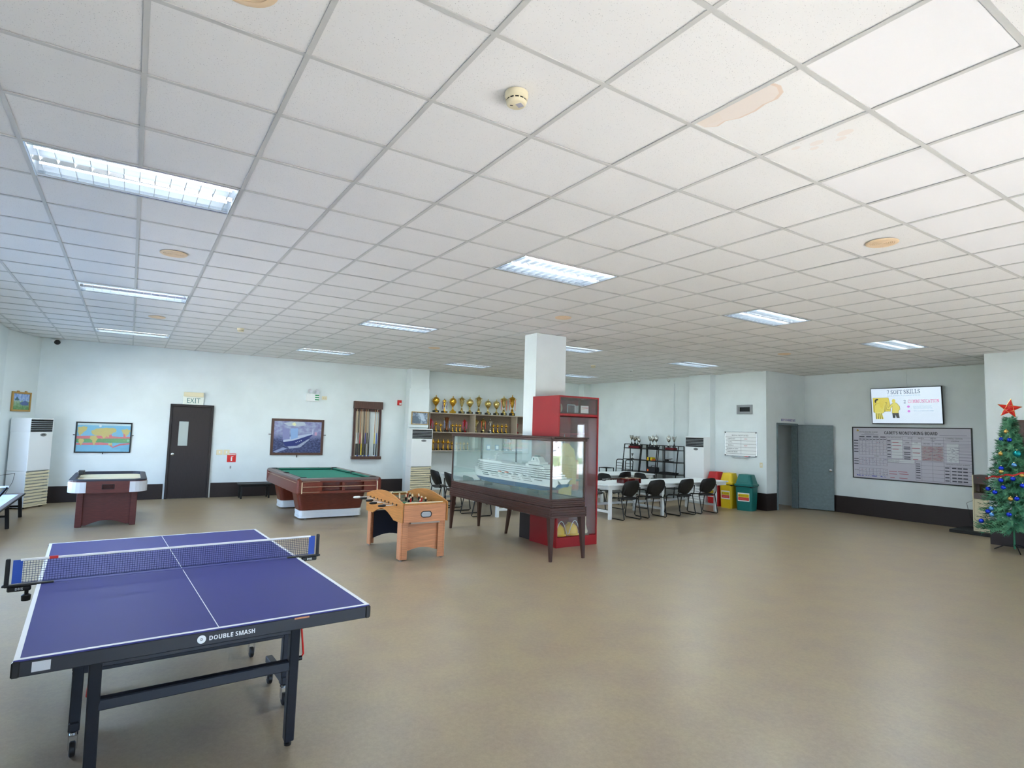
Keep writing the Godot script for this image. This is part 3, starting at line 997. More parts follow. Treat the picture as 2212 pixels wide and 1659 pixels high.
func display_case() -> void:
	var t := thing("display_case", "long glass display case with brown wooden base on splayed legs", "display case", V(5.14, 0, -7.84))
	var w := 0.61      # along x
	var l := 2.92      # along z
	# two-step planked apron
	for s in [-1, 1]:
		for k in 4:
			boxp("apron_plank", V(s * (w / 2 - 0.01), 0.716 + k * 0.0285 + 0.014, 0), V(0.02, 0.027, l), "case_wood", t, 0.003)
			boxp("apron_plank", V(0, 0.716 + k * 0.0285 + 0.014, s * (l / 2 - 0.01)), V(w - 0.042, 0.027, 0.02), "case_wood", t, 0.003)
			boxp("apron_plank", V(s * (w / 2 + 0.006), 0.575 + k * 0.0345 + 0.017, 0), V(0.022, 0.033, l + 0.034), "case_wood", t, 0.003)
			boxp("apron_plank", V(0, 0.575 + k * 0.0345 + 0.017, s * (l / 2 + 0.006)), V(w - 0.012, 0.033, 0.022), "case_wood", t, 0.003)
	boxp("floor_board", V(0, 0.81, 0), V(w - 0.042, 0.016, l - 0.042), "dark_wood", t)
	boxp("under_board", V(0, 0.59, 0), V(w - 0.03, 0.02, l - 0.03), "case_wood", t)
	# posts and top frame
	for sx in [-1, 1]:
		for sz in [-1, 1]:
			boxp("post", V(sx * (w / 2 - 0.014), 1.225, sz * (l / 2 - 0.014)), V(0.028, 0.79, 0.028), "case_wood", t, 0.003)
			var r := boxp("leg_block", V(sx * (w / 2 - 0.03), 0.565, sz * (l / 2 - 0.03)), V(0.06, 0.03, 0.06), "case_wood", t)
			taper_leg("leg", V(sx * (w / 2 - 0.035), 0.58, sz * (l / 2 - 0.035)), V(sx * (w / 2 - 0.02), 0.0, sz * (l / 2 - 0.0)), 0.08, 0.034, t, "case_wood")
	boxp("post", V(w / 2 - 0.012, 1.225, -0.3), V(0.024, 0.79, 0.024), "case_wood", t, 0.003)
	taper_leg("leg", V(w / 2 - 0.06, 0.58, -0.35), V(w / 2 + 0.03, 0.0, -0.62), 0.06, 0.034, t, "case_wood")
	var tf := MB.new()
	for s in [-1, 1]:
		tf.box(V(s * (w / 2 - 0.012), 1.64, 0), V(0.05, 0.04, l + 0.03), 0.006)
		tf.box(V(0, 1.64, s * (l / 2 - 0.012)), V(w - 0.07, 0.04, 0.05), 0.006)
		tf.box(V(s * (w / 2 + 0.002), 1.668, 0), V(0.05, 0.016, l + 0.07), 0.004)
		tf.box(V(0, 1.668, s * (l / 2 + 0.002)), V(w - 0.06, 0.016, 0.062), 0.004)
	part("top_frame", tf, "case_wood", t)
	boxp("lid", V(0, 1.662, 0), V(w - 0.05, 0.012, l - 0.05), "case_wood", t)
	for s in [-1, 1]:
		boxp("glass_pane", V(s * (w / 2 - 0.014), 1.225, 0), V(0.005, 0.785, l - 0.058), "case_glass", t)
		boxp("glass_pane", V(0, 1.225, s * (l / 2 - 0.014)), V(w - 0.058, 0.785, 0.005), "case_glass", t)

func ship_model() -> void:
	var t := thing("model_ship", "white model cruise ship with blue hull bottom inside the glass case", "model ship", V(5.14, 0.8185, -7.73))
	# hull: bow towards -z. stations [z, half beam at deck, half beam low, deck y, keel y]
	var st := [[-1.26, 0.004, 0.002, 0.285, 0.235], [-1.2, 0.04, 0.012, 0.28, 0.17], [-1.1, 0.085, 0.03, 0.272, 0.1], [-0.95, 0.125, 0.06, 0.265, 0.075], [-0.7, 0.15, 0.1, 0.255, 0.07], [-0.3, 0.155, 0.125, 0.25, 0.07], [0.3, 0.155, 0.13, 0.25, 0.07], [0.8, 0.153, 0.115, 0.252, 0.075], [1.05, 0.145, 0.085, 0.255, 0.1], [1.2, 0.13, 0.06, 0.26, 0.15], [1.25, 0.115, 0.05, 0.262, 0.2]]
	var up := MB.new()
	var low := MB.new()
	for i in st.size() - 1:
		var a: Array = st[i]
		var b: Array = st[i + 1]
		for s in [-1, 1]:
			var wa: float = maxf(a[4], 0.15)
			var wb: float = maxf(b[4], 0.15)
			var ha: float = lerpf(a[2], a[1], 0.75)
			var hb: float = lerpf(b[2], b[1], 0.75)
			var da := V(s * a[1], a[3], a[0])
			var db := V(s * b[1], b[3], b[0])
			var ma := V(s * ha, wa, a[0])
			var mb_ := V(s * hb, wb, b[0])
			var ka := V(s * a[2] * 0.6, a[4], a[0])
			var kb := V(s * b[2] * 0.6, b[4], b[0])
			var o := V(0, 0.16, (a[0] + b[0]) / 2)
			up.fix(da, db, mb_, ma, o)
			low.fix(ma, mb_, kb, ka, o)
		low.fix(V(-a[2] * 0.6, a[4], a[0]), V(a[2] * 0.6, a[4], a[0]), V(b[2] * 0.6, b[4], b[0]), V(-b[2] * 0.6, b[4], b[0]), V(0, 0.3, 0))
		up.fix(V(-a[1], a[3], a[0]), V(a[1], a[3], a[0]), V(b[1], b[3], b[0]), V(-b[1], b[3], b[0]), V(0, -1, 0))
	var e: Array = st[st.size() - 1]
	up.quad(V(-e[2], e[4], e[0]), V(e[2], e[4], e[0]), V(e[1], e[3], e[0]), V(-e[1], e[3], e[0]))
	var hull := part("hull", up, "hull_white", t)
	part("hull_bottom", low, "hull_blue", t)
	for z in [-0.8, 0.0, 0.75]:
		boxp("cradle", V(0, 0.036, z), V(0.16, 0.072, 0.03), "dark_wood", t, 0.004)
	# decks: stepped white slabs with dark window bands between
	var decks := [[-1.02, 1.15, 0.148, 0.262], [-1.06, 1.12, 0.146, 0.292], [-1.06, 1.06, 0.145, 0.322], [-1.04, 1.0, 0.143, 0.352], [-1.0, 0.94, 0.14, 0.382]]
	var k := 0
	for d in decks:
		var mb := MB.new()
		mb.prism(deck_poly(d[0], d[1], d[2]), 0.02, Transform3D(Basis(Vector3.RIGHT, PI / 2), V(0, d[3] + 0.026, 0)))
		part("deck", mb, "hull_white", t)
		var band := MB.new()
		band.prism(deck_poly(d[0] + 0.02, d[1] - 0.02, d[2] - 0.006), 0.014, Transform3D(Basis(Vector3.RIGHT, PI / 2), V(0, d[3] + 0.008, 0)))
		part("window_band", band, "black" if k % 2 == 1 else "tt_frame", t)
		k += 1
	var br := MB.new()
	br.prism(PackedVector2Array([Vector2(-0.98, 0.408), Vector2(-0.2, 0.408), Vector2(-0.24, 0.424), Vector2(-0.94, 0.43)]), 0.24, Transform3D(Basis(Vector3.UP, -PI / 2) * Basis(), V(0.12, 0, 0)))
	part("bridge", br, "hull_white", t)
	boxp("upper_house", V(0, 0.425, 0.66), V(0.2, 0.04, 0.46), "hull_white", t, 0.006)
	boxp("upper_house", V(0, 0.46, 0.62), V(0.16, 0.036, 0.3), "hull_white", t, 0.006)
	boxp("window_strip", V(0, 0.428, 0.7), V(0.203, 0.012, 0.36), "black", t)
	var fu := MB.new()
	fu.prism(PackedVector2Array([Vector2(0.5, 0.476), Vector2(0.74, 0.476), Vector2(0.68, 0.55), Vector2(0.54, 0.55)]), 0.1, Transform3D(Basis(Vector3.UP, -PI / 2), V(0.05, 0, 0)))
	var fun := part("funnel", fu, "hull_white", t)
	for z in 5:
		boxp("louvre", V(-0.0505, 0.488 + z * 0.011, 0.67 - z * 0.008), V(0.002, 0.004, 0.05), "steel", fun)
	lathep("emblem", [Vector2(0, 0), Vector2(0.017, 0), Vector2(0, 0.001)], "ink_green", fun, V(-0.0502, 0.515, 0.575), 12, Basis(Vector3.FORWARD, -PI / 2))
	boxp("smoke_pipes", V(0, 0.556, 0.6), V(0.05, 0.02, 0.09), "black", fun, 0.005)
	# mast with radar arms
	tubep("mast", [V(0, 0.42, -0.6), V(0, 0.5, -0.56), V(0, 0.565, -0.5)], [0.022, 0.009, 0.004], "hull_white", t, 8)
	tubep("mast_arm", [V(-0.05, 0.5, -0.56), V(0.05, 0.505, -0.56)], 0.004, "hull_white", t, 6)
	tubep("mast_arm", [V(-0.03, 0.53, -0.53), V(0.03, 0.54, -0.6)], 0.004, "hull_white", t, 6)
	for p in [V(-0.03, 0.44, -0.78), V(0.02, 0.56, -0.55), V(-0.05, 0.425, 0.1), V(0.03, 0.43, 0.3)]:
		var b := MB.new()
		b.ball(p, Vector3.ONE * 0.013, 10)
		part("radome", b, "hull_white", t)
	# lifeboats hang along the left side, orange canopies over white hulls
	for i in 5:
		var z := -0.2 + i * 0.2
		for s in [-1, 1]:
			var b := MB.new()
			b.ball(V(s * 0.158, 0.262, z), V(0.018, 0.018, 0.07), 10)
			var lb := part("lifeboat", b, "hull_white", t)
			var c := MB.new()
			c.ball(V(s * 0.158, 0.272, z), V(0.016, 0.016, 0.06), 10)
			part("canopy", c, "orange" if i < 2 else "hull_white", lb)
	# portholes: many, too small to pick apart
	var ph := MB.new()
	for row in [[-0.75, 0.95, 0.225], [-0.72, 0.7, 0.195]]:
		var z: float = row[0]
		var n := 0
		while z < row[1]:
			n += 1
			if n % 11 < 8:
				for s in [-1, 1]: ph.box(V(s * lerpf(0.144, 0.153, (row[2] - 0.135) / 0.115), row[2], z), V(0.008, 0.011, 0.012))
			z += 0.028
	for d in decks:
		var z2: float = d[0] + 0.1
		while z2 < d[1] - 0.1:
			for s in [-1, 1]: ph.box(V(s * (d[2] - 0.001), d[3] + 0.016, z2), V(0.004, 0.006, 0.014))
			z2 += 0.034
	var po := part("portholes", ph, "black", t)
	po.set_meta("kind", "stuff")

func deck_poly(z0: float, z1: float, hw: float) -> PackedVector2Array:   # plan outline, rounded towards both ends (y = z)
	var p := PackedVector2Array()
	for q in [[-hw * 0.35, z0], [hw * 0.35, z0], [hw * 0.85, z0 + 0.1], [hw, z0 + 0.28], [hw, z1 - 0.12], [hw * 0.85, z1], [-hw * 0.85, z1], [-hw, z1 - 0.12], [-hw, z0 + 0.28], [-hw * 0.85, z0 + 0.1]]:
		p.append(Vector2(q[0], q[1]))
	return p

func red_cabinet() -> void:
	var t := thing("red_cabinet", "tall red cabinet with glass doors standing against the white pillar", "cabinet", V(5.885, 0, -7.42))
	var w := 0.81
	var d := 0.70
	var h := 2.31
	for s in [-1, 1]:
		boxp("side_panel", V(s * (w / 2 - 0.012), h / 2, 0), V(0.024, h, d), "red", t, 0.003)
	boxp("top_panel", V(0, h - 0.012, 0), V(w - 0.048, 0.024, d), "red", t, 0.002)
	boxp("back_panel", V(0, h / 2, -d / 2 + 0.008), V(w - 0.048, h - 0.04, 0.014), "red", t)
	boxp("plinth", V(0, 0.075, d / 2 - 0.02), V(w - 0.048, 0.15, 0.03), "red", t, 0.003)
	boxp("bottom_shelf", V(0, 0.14, -0.02), V(w - 0.048, 0.02, d - 0.06), "red", t)
	boxp("shelf", V(0, 2.015, 0), V(w - 0.048, 0.035, d - 0.01), "red", t, 0.003)
	boxp("shelf", V(0, 1.72, -0.12), V(w - 0.048, 0.02, d - 0.28), "red", t)
	# upper sliding panes in a grey brown frame
	var fr := frame4(w - 0.05, 0.255, 0.018, 0.02, at(0, 2.16, d / 2 - 0.03))
	fr.box(V(0.02, 2.16, d / 2 - 0.02), V(0.03, 0.22, 0.016))
	part("pane_frame", fr, "brown_frame", t)
	for s in [-1, 1]:
		boxp("glass_pane", V(s * 0.18, 2.16, d / 2 - 0.016 - s * 0.006), V(0.37, 0.22, 0.004), "cabinet_glass", t)
		boxp("glass_door", V(s * 0.188, 1.075, d / 2 - 0.012), V(0.372, 1.81, 0.005), "cabinet_glass", t)
	# things kept in it
	var rope := thing("rope_coil", "coil of tan rope on the top shelf of the red cabinet", "rope", V(5.63, 2.035, -7.3))
	for k in 4:
		var mb := MB.new()
		var pth := []
		var r := 0.085 - 0.019 * k
		for i in 19: pth.append(V(cos(TAU * i / 18) * r, 0.09 + sin(TAU * i / 18) * r, k * 0.012 * (k % 2)))
		mb.tube(pth, 0.0105, 8, false)
		part("rope_turn", mb, "shelf_edge", rope)
	var b1 := thing("white_box", "white printed box on the top shelf of the red cabinet", "box", V(6.08, 2.035, -7.25), 0.1)
	boxp("carton", V(0, 0.07, 0), V(0.2, 0.14, 0.12), "paper", b1, 0.003)
	boxp("red_stripe", V(0.01, 0.105, 0.0603), V(0.14, 0.008, 0.0006), "ink_red", b1)
	boxp("print_lines", V(-0.03, 0.085, 0.0603), V(0.07, 0.004, 0.0006), "ink_red", b1)
	var b2 := thing("acrylic_frame", "small white edged acrylic frame beside the rope coil", "frame", V(5.86, 2.035, -7.25))
	part("border", frame4(0.16, 0.15, 0.01, 0.012, at(0, 0.076, 0)), "paper", b2)
	boxp("acrylic_pane", V(0, 0.076, 0.006), V(0.14, 0.13, 0.003), "cabinet_glass", b2)
	for k in 2:
		var hp := thing("safety_helmet", "yellow safety helmet with a face wire at the cabinet bottom, %s" % ["left one", "right one"][k], "helmet", V(5.635 + k * 0.265, 0.15, -7.25), 0, "yellow helmets")
		lathep("shell", [Vector2(0.115, 0.03), Vector2(0.112, 0.08), Vector2(0.095, 0.13), Vector2(0.06, 0.165), Vector2(0.02, 0.178), Vector2(0, 0.18)], "helmet", hp, Vector3.ZERO, 20, Basis.from_scale(V(0.95, 1, 1.1)))
		lathep("brim", [Vector2(0.11, 0.02), Vector2(0.14, 0.012), Vector2(0.14, 0.018), Vector2(0.11, 0.035)], "helmet", hp, Vector3.ZERO, 20, Basis.from_scale(V(0.92, 1, 1.15)))
		boxp("ridge", V(0, 0.165, 0), V(0.03, 0.04, 0.16), "helmet", hp, 0.012)
		boxp("liner", V(0, 0.012, 0), V(0.13, 0.024, 0.15), "black", hp, 0.01)
		var pth := []
		for i in 13: pth.append(V(-0.115 + 0.0 + 0.23 * i / 12.0, 0.03 + sin(PI * i / 12.0) * 0.2, 0.1))
		tubep("face_wire", pth, 0.006, "white_gloss", hp, 6)
	var coat := thing("yellow_raincoat", "yellow raincoat with pale stripes hanging inside the red cabinet", "coat", V(5.77, 0.55, -7.34))
	var mb := MB.new()
	var pts := PackedVector2Array([Vector2(-0.13, 0.0), Vector2(0.12, 0.0), Vector2(0.13, 0.5), Vector2(0.16, 0.92), Vector2(0.05, 1.02), Vector2(-0.05, 1.02), Vector2(-0.15, 0.92), Vector2(-0.13, 0.5)])
	mb.prism(pts, 0.1)
	part("body", mb, "yellow", coat)
	for y in [0.36, 0.46]: boxp("reflective_stripe", V(0, y, 0.102), V(0.26, 0.025, 0.004), "board_cell", coat)
	for s in [-1, 1]:
		tubep("sleeve", [V(s * 0.14, 0.93, 0.05), V(s * 0.19, 0.65, 0.06), V(s * 0.17, 0.38, 0.07)], [0.05, 0.055, 0.05], "yellow", coat, 10)
	boxp("hanger_hook", V(0, 1.09, 0.05), V(0.01, 0.14, 0.01), "steel", coat)
	var jk := thing("life_vest", "orange life vest hanging inside the red cabinet on the right", "life vest", V(6.05, 0.75, -7.45))
	boxp("panel", V(-0.09, 0.3, 0), V(0.14, 0.5, 0.07), "orange", jk, 0.03)
	boxp("panel", V(0.09, 0.3, 0), V(0.14, 0.5, 0.07), "orange", jk, 0.03)
	boxp("strap", V(0, 0.22, 0.037), V(0.32, 0.03, 0.006), "black", jk)
	boxp("hanger_hook", V(0, 0.62, 0), V(0.01, 0.14, 0.01), "steel", jk)
	var bt := thing("work_boot", "beige work boot at the right end of the cabinet bottom", "boot", V(6.14, 0.15, -7.22), -0.4)
	var bm := MB.new()
	bm.tube([V(0, 0.05, 0.1), V(0, 0.07, 0.02), V(0, 0.13, -0.05), V(0, 0.34, -0.06)], [0.04, 0.052, 0.055, 0.06], 12)
	part("upper", bm, "cream", bt)
	boxp("sole", V(0, 0.012, 0.02), V(0.09, 0.024, 0.26), "shelf_board", bt, 0.01)

func arch_side(z0: float, z1: float, x: float, th: float) -> MB:   # football table side: arched top and arched cut-out; polygon in (z, y)
	var p := PackedVector2Array()
	p.append(Vector2(z0, 0.5))
	p.append(Vector2(z0, 0.745))
	for i in 13:
		var k := i / 12.0
		p.append(Vector2(lerpf(z0, z1, k), 0.755 + 0.105 * sin(PI * k)))
	p.append(Vector2(z1, 0.745))
	p.append(Vector2(z1, 0.5))
	for i in 11:
		var k := 1.0 - i / 10.0
		p.append(Vector2(lerpf(z0 + 0.28, z1 - 0.28, k), 0.5 + 0.105 * sin(PI * k)))
	var mb := MB.new()
	mb.prism(p, th, Transform3D(Basis(V(0, 0, 1), V(0, 1, 0), V(-1, 0, 0)), V(x + th, 0, 0)))
	return mb

func foosball() -> void:
	var t := thing("football_table", "small wooden table football game beside the glass case", "football table", V(3.385, 0, -7.9))
	var hw := 0.325
	var hl := 0.68
	for s in [-1, 1]:
		part("side_board", arch_side(-hl, hl, s * hw - 0.01, 0.02), "foos_edge", t)
		var e := MB.new()   # end board with the ball hole
		var outer := PackedVector2Array([Vector2(-hw + 0.02, 0.5), Vector2(hw - 0.02, 0.5), Vector2(hw - 0.02, 0.725), Vector2(-hw + 0.02, 0.725)])
		e.prism(outer, 0.018, at(0, 0, s * (hl - 0.012) - 0.009))
		var eb := part("end_board", e, "foos_wood", t)
		if s == 1:
			var rim := MB.new()
			var path := []
			for q in rrect(0.15, 0.075, 0.037, 5): path.append(V(q.x + 0.015, q.y + 0.6, hl + 0.001))
			path.append(path[0])
			path.append(path[1])
			rim.tube(path, 0.006, 6, false)
			part("ball_return_rim", rim, "tt_frame", eb)
			var cup := MB.new()
			cup.prism(rrect(0.148, 0.073, 0.036, 5), 0.002, at(0.015, 0.6, hl - 0.0025))
			part("ball_return", cup, "steel", eb)
			boxp("shadow_gap_strip", V(0.02, 0.487, hl - 0.05), V(0.42, 0.022, 0.05), "shelf_edge", eb)  # strip put in for the shadow gap below the end board
		boxp("rail", V(0, 0.735, s * (hl - 0.02)), V(hw * 2 - 0.04, 0.022, 0.03), "foos_edge", t, 0.003)
		boxp("counter_strip", V(0, 0.75, s * (hl - 0.045)), V(hw * 2 - 0.1, 0.016, 0.014), "cream", t)
		# end panel between the legs, arched below
		var p := PackedVector2Array([Vector2(-0.25, 0.5), Vector2(-0.25, 0.10)])
		for i in 9: p.append(Vector2(lerpf(-0.25, 0.25, i / 8.0), 0.10 + 0.055 * sin(PI * i / 8.0)))
		p.append(Vector2(0.25, 0.5))
		var pm := MB.new()
		pm.prism(p, 0.016, at(0, 0, s * (hl - 0.1) - 0.008))
		var ep := part("end_panel", pm, "foos_wood", t)
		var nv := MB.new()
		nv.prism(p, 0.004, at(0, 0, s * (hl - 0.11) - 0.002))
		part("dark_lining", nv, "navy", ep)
		for q in [-1, 1]:
			var lg := MB.new()
			lg.box(V(q * (hw - 0.065), 0.265, s * (hl - 0.055)), V(0.08, 0.5, 0.02), 0.003)
			lg.box(V(q * (hw - 0.014), 0.265, s * (hl - 0.105)), V(0.02, 0.5, 0.12), 0.003)
			part("leg", lg, "foos_wood" , t)
			lathep("foot", [Vector2(0, 0), Vector2(0.022, 0), Vector2(0.022, 0.006), Vector2(0.008, 0.01), Vector2(0.008, 0.016), Vector2(0, 0.016)], "steel", t, V(q * (hw - 0.035), 0, s * (hl - 0.075)), 12)
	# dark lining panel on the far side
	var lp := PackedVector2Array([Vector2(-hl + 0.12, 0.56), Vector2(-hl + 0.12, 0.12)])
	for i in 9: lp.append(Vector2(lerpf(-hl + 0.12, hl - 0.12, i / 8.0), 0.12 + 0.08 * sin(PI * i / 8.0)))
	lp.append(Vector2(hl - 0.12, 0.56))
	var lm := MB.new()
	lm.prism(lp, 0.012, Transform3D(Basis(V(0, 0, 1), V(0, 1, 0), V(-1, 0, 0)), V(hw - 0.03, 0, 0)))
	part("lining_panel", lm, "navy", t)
	boxp("playfield", V(0, 0.6, 0), V(hw * 2 - 0.06, 0.012, hl * 2 - 0.06), "green_mark", t)
	# eight rods across with grips and players
	var rng := RandomNumberGenerator.new()
	rng.seed = 3
	for i in 8:
		var z := 0.5 - i * 0.143
		var left: bool = [1, 0, 1, 0, 1, 0, 1, 1][i] == 1
		var off := rng.randf_range(-0.05, 0.05)
		var rod := tubep("rod", [V(-hw - 0.17 + off, 0.715, z), V(hw + 0.1 + off, 0.715, z)], 0.0065, "chrome", t, 8)
		var s := -1 if left else 1
		var gx := -hw - 0.17 + off if left else hw + 0.1 + off
		lathep("grip", [Vector2(0, 0), Vector2(0.014, 0), Vector2(0.018, 0.02), Vector2(0.016, 0.08), Vector2(0.01, 0.1), Vector2(0, 0.1)], "white_gloss" if i == 7 else "black", rod, V(gx, 0.715, z), 10, Basis(Quaternion(Vector3.UP, V(s, 0, 0))))
		lathep("bushing", [Vector2(0, -0.016), Vector2(0.016, -0.016), Vector2(0.016, 0.016), Vector2(0, 0.016)], "black", rod, V(-hw, 0.715, z), 10, Basis(Vector3.FORWARD, PI / 2))
		var n: int = [1, 2, 3, 5, 5, 3, 2, 1][i]
		for k in n:
			var px := (k - (n - 1) / 2.0) * (0.5 / maxi(n, 2)) + off
			var m := MB.new()
			m.box(V(px, 0.735, z), V(0.026, 0.045, 0.02), 0.005)
			m.box(V(px, 0.69, z), V(0.02, 0.07, 0.014), 0.004)
			m.box(V(px, 0.65, z), V(0.02, 0.02, 0.024), 0.003)
			var pl := part("player", m, "pure_red" if i % 2 == 0 else "black", rod)
			var hm := MB.new()
			hm.ball(V(px, 0.772, z), Vector3.ONE * 0.014, 8)
			part("head", hm, "tan_plastic", pl)

func pool_table() -> void:
	var t := thing("pool_table", "green cloth pool table in red brown wood with white plinths", "pool table", V(3.3, 0, -12.05))
	var hw := 0.765
	var hl := 1.375
	boxp("bed", V(0, 0.74, 0), V(hw * 2 - 0.26, 0.03, hl * 2 - 0.26), "cloth_green", t)
	for s in [-1, 1]:
		# rails: flat top with a sloping outer face
		var e := MB.new()
		e.prism(PackedVector2Array([Vector2(0, 0.752), Vector2(0.13, 0.752), Vector2(0.13, 0.79), Vector2(0.03, 0.80), Vector2(0.0, 0.785)]), hw * 2 - 0.1, Transform3D(Basis(V(0, 0, -s), Vector3.UP, V(s, 0, 0)), V(-s * (hw - 0.05), 0, s * hl)))
		part("end_rail", e, "rail_top", t)
		var r := MB.new()
		r.prism(PackedVector2Array([Vector2(0, 0.752), Vector2(0.13, 0.752), Vector2(0.13, 0.79), Vector2(0.03, 0.80), Vector2(0.0, 0.785)]), hl * 2 - 0.1, Transform3D(Basis(V(-s, 0, 0), Vector3.UP, V(0, 0, -s)), V(s * hw, 0, s * (hl - 0.05))))
		part("side_rail", r, "rail_top", t)
		# cushions
		for q in [-1, 1]:
			var c := MB.new()
			c.prism(PackedVector2Array([Vector2(0, 0.755), Vector2(0.05, 0.775), Vector2(0.05, 0.785), Vector2(0, 0.795)]), hl - 0.27, Transform3D(Basis(V(-s, 0, 0), Vector3.UP, V(0, 0, -s)), V(s * (hw - 0.13), 0, q * (hl / 2 - 0.03) + s * (hl - 0.27) / 2)))
			part("cushion", c, "cushion_green", t)
		var ce := MB.new()
		ce.prism(PackedVector2Array([Vector2(0, 0.755), Vector2(0.05, 0.775), Vector2(0.05, 0.785), Vector2(0, 0.795)]), hw * 2 - 0.42, Transform3D(Basis(V(0, 0, -s), Vector3.UP, V(s, 0, 0)), V(-s * (hw - 0.21), 0, s * (hl - 0.13))))
		part("cushion", ce, "cushion_green", t)
		# apron boards lean inwards
		boxp("side_apron", V(s * (hw - 0.03), 0.64, 0), V(0.03, 0.24, hl * 2 - 0.14), "pool_wood", t, 0.004, Basis(Vector3.FORWARD, -s * 0.22))
		for y in [0.57, 0.64, 0.71]:
			boxp("inlay_strip", V(s * (hw - 0.003 - (0.72 - y) * 0.22), y, 0), V(0.006, 0.005, hl * 2 - 0.2), "inlay", t)
		var ea := boxp("end_apron", V(0, 0.64, s * (hl - 0.12)), V(hw * 2 - 0.14, 0.24, 0.03), "pool_wood", t, 0.004)
		# face boards leave four long finger slots open to the apron behind
		var fz: float = s * (hl - 0.027)
		for q in [[0.0, 0.5425, hw * 2 - 0.14, 0.045], [0.0, 0.6425, hw * 2 - 0.14, 0.025], [0.0, 0.7375, hw * 2 - 0.14, 0.045]]:
			boxp("face_board", V(q[0], q[1], fz), V(q[2], q[3], 0.024), "pool_wood", ea, 0.003)
		for y in [0.5975, 0.685]:
			var hh := 0.065 if y < 0.6 else 0.06
			for q in [[-0.695, -0.33], [0.03, 0.08], [0.44, 0.695]]:
				boxp("face_board", V((q[0] + q[1]) / 2, y, fz), V(q[1] - q[0], hh, 0.024), "pool_wood", ea)
		boxp("inlay_strip", V(0, 0.6425, s * (hl - 0.0145)), V(hw * 2 - 0.2, 0.005, 0.002), "inlay", ea)
		for q in [-1, 1]:
			boxp("inlay_strip", V(q * (hw - 0.24), 0.735, s * (hl - 0.0145)), V(0.3, 0.004, 0.002), "inlay", ea)
			boxp("inlay_strip", V(q * (hw - 0.24), 0.55, s * (hl - 0.0145)), V(0.3, 0.004, 0.002), "inlay", ea)
			# corner pillars with metal strips
			boxp("corner_block", V(q * (hw - 0.045), 0.65, s * (hl - 0.045)), V(0.1, 0.27, 0.1), "pool_wood", t, 0.025)
			boxp("corner_strip", V(q * (hw - 0.075), 0.63, s * (hl + 0.005)), V(0.016, 0.2, 0.006), "inlay", t)
			# pockets
			lathep("pocket", [Vector2(0.0, 0.70), Vector2(0.06, 0.70), Vector2(0.062, 0.803), Vector2(0.052, 0.803), Vector2(0.05, 0.71)], "black", t, V(q * (hw - 0.125), 0, s * (hl - 0.125)), 16)
			lathep("rail_sight", [Vector2(0, 0.801), Vector2(0.012, 0.801), Vector2(0.012, 0.803), Vector2(0, 0.803)], "black", t, V(q * 0.3, 0, s * (hl - 0.06)), 8)
		lathep("pocket", [Vector2(0.0, 0.70), Vector2(0.055, 0.70), Vector2(0.057, 0.801), Vector2(0.048, 0.801), Vector2(0.046, 0.71)], "black", t, V(s * (hw - 0.1), 0, 0), 16)
	boxp("under_frame", V(0, 0.55, 0), V(hw * 2 - 0.2, 0.06, hl * 2 - 0.2), "pool_dark", t)
	for z in [0.65, -0.95]:
		var ped := MB.new()
		var a := rrect(1.16, 0.42, 0.07, 4)
		var b := rrect(1.32, 0.48, 0.08, 4)
		for k in a.size():
			var m := (k + 1) % a.size()
			ped.fix(V(a[k].x, 0.165, a[k].y + z), V(a[m].x, 0.165, a[m].y + z), V(b[m].x, 0.53, b[m].y + z), V(b[k].x, 0.53, b[k].y + z), V(0, 0.35, z))
		part("pedestal", ped, "pool_wood", t)
		for k in 3:
			var pl := MB.new()
			pl.prism(rrect(1.17 - 0.012 * (k % 2), 0.43, 0.07, 4), 0.044, Transform3D(Basis(Vector3.RIGHT, -PI / 2), V(0, 0.026 + k * 0.046, z)))
			part("plinth_moulding", pl, "white_paint", t)
		for q in [-1, 1]:
			for r in [-1, 1]: lathep("levelling_foot", [Vector2(0, 0), Vector2(0.03, 0), Vector2(0.03, 0.008), Vector2(0.012, 0.012), Vector2(0.012, 0.028), Vector2(0, 0.028)], "steel", t, V(q * 0.45, 0, z + r * 0.13), 10)

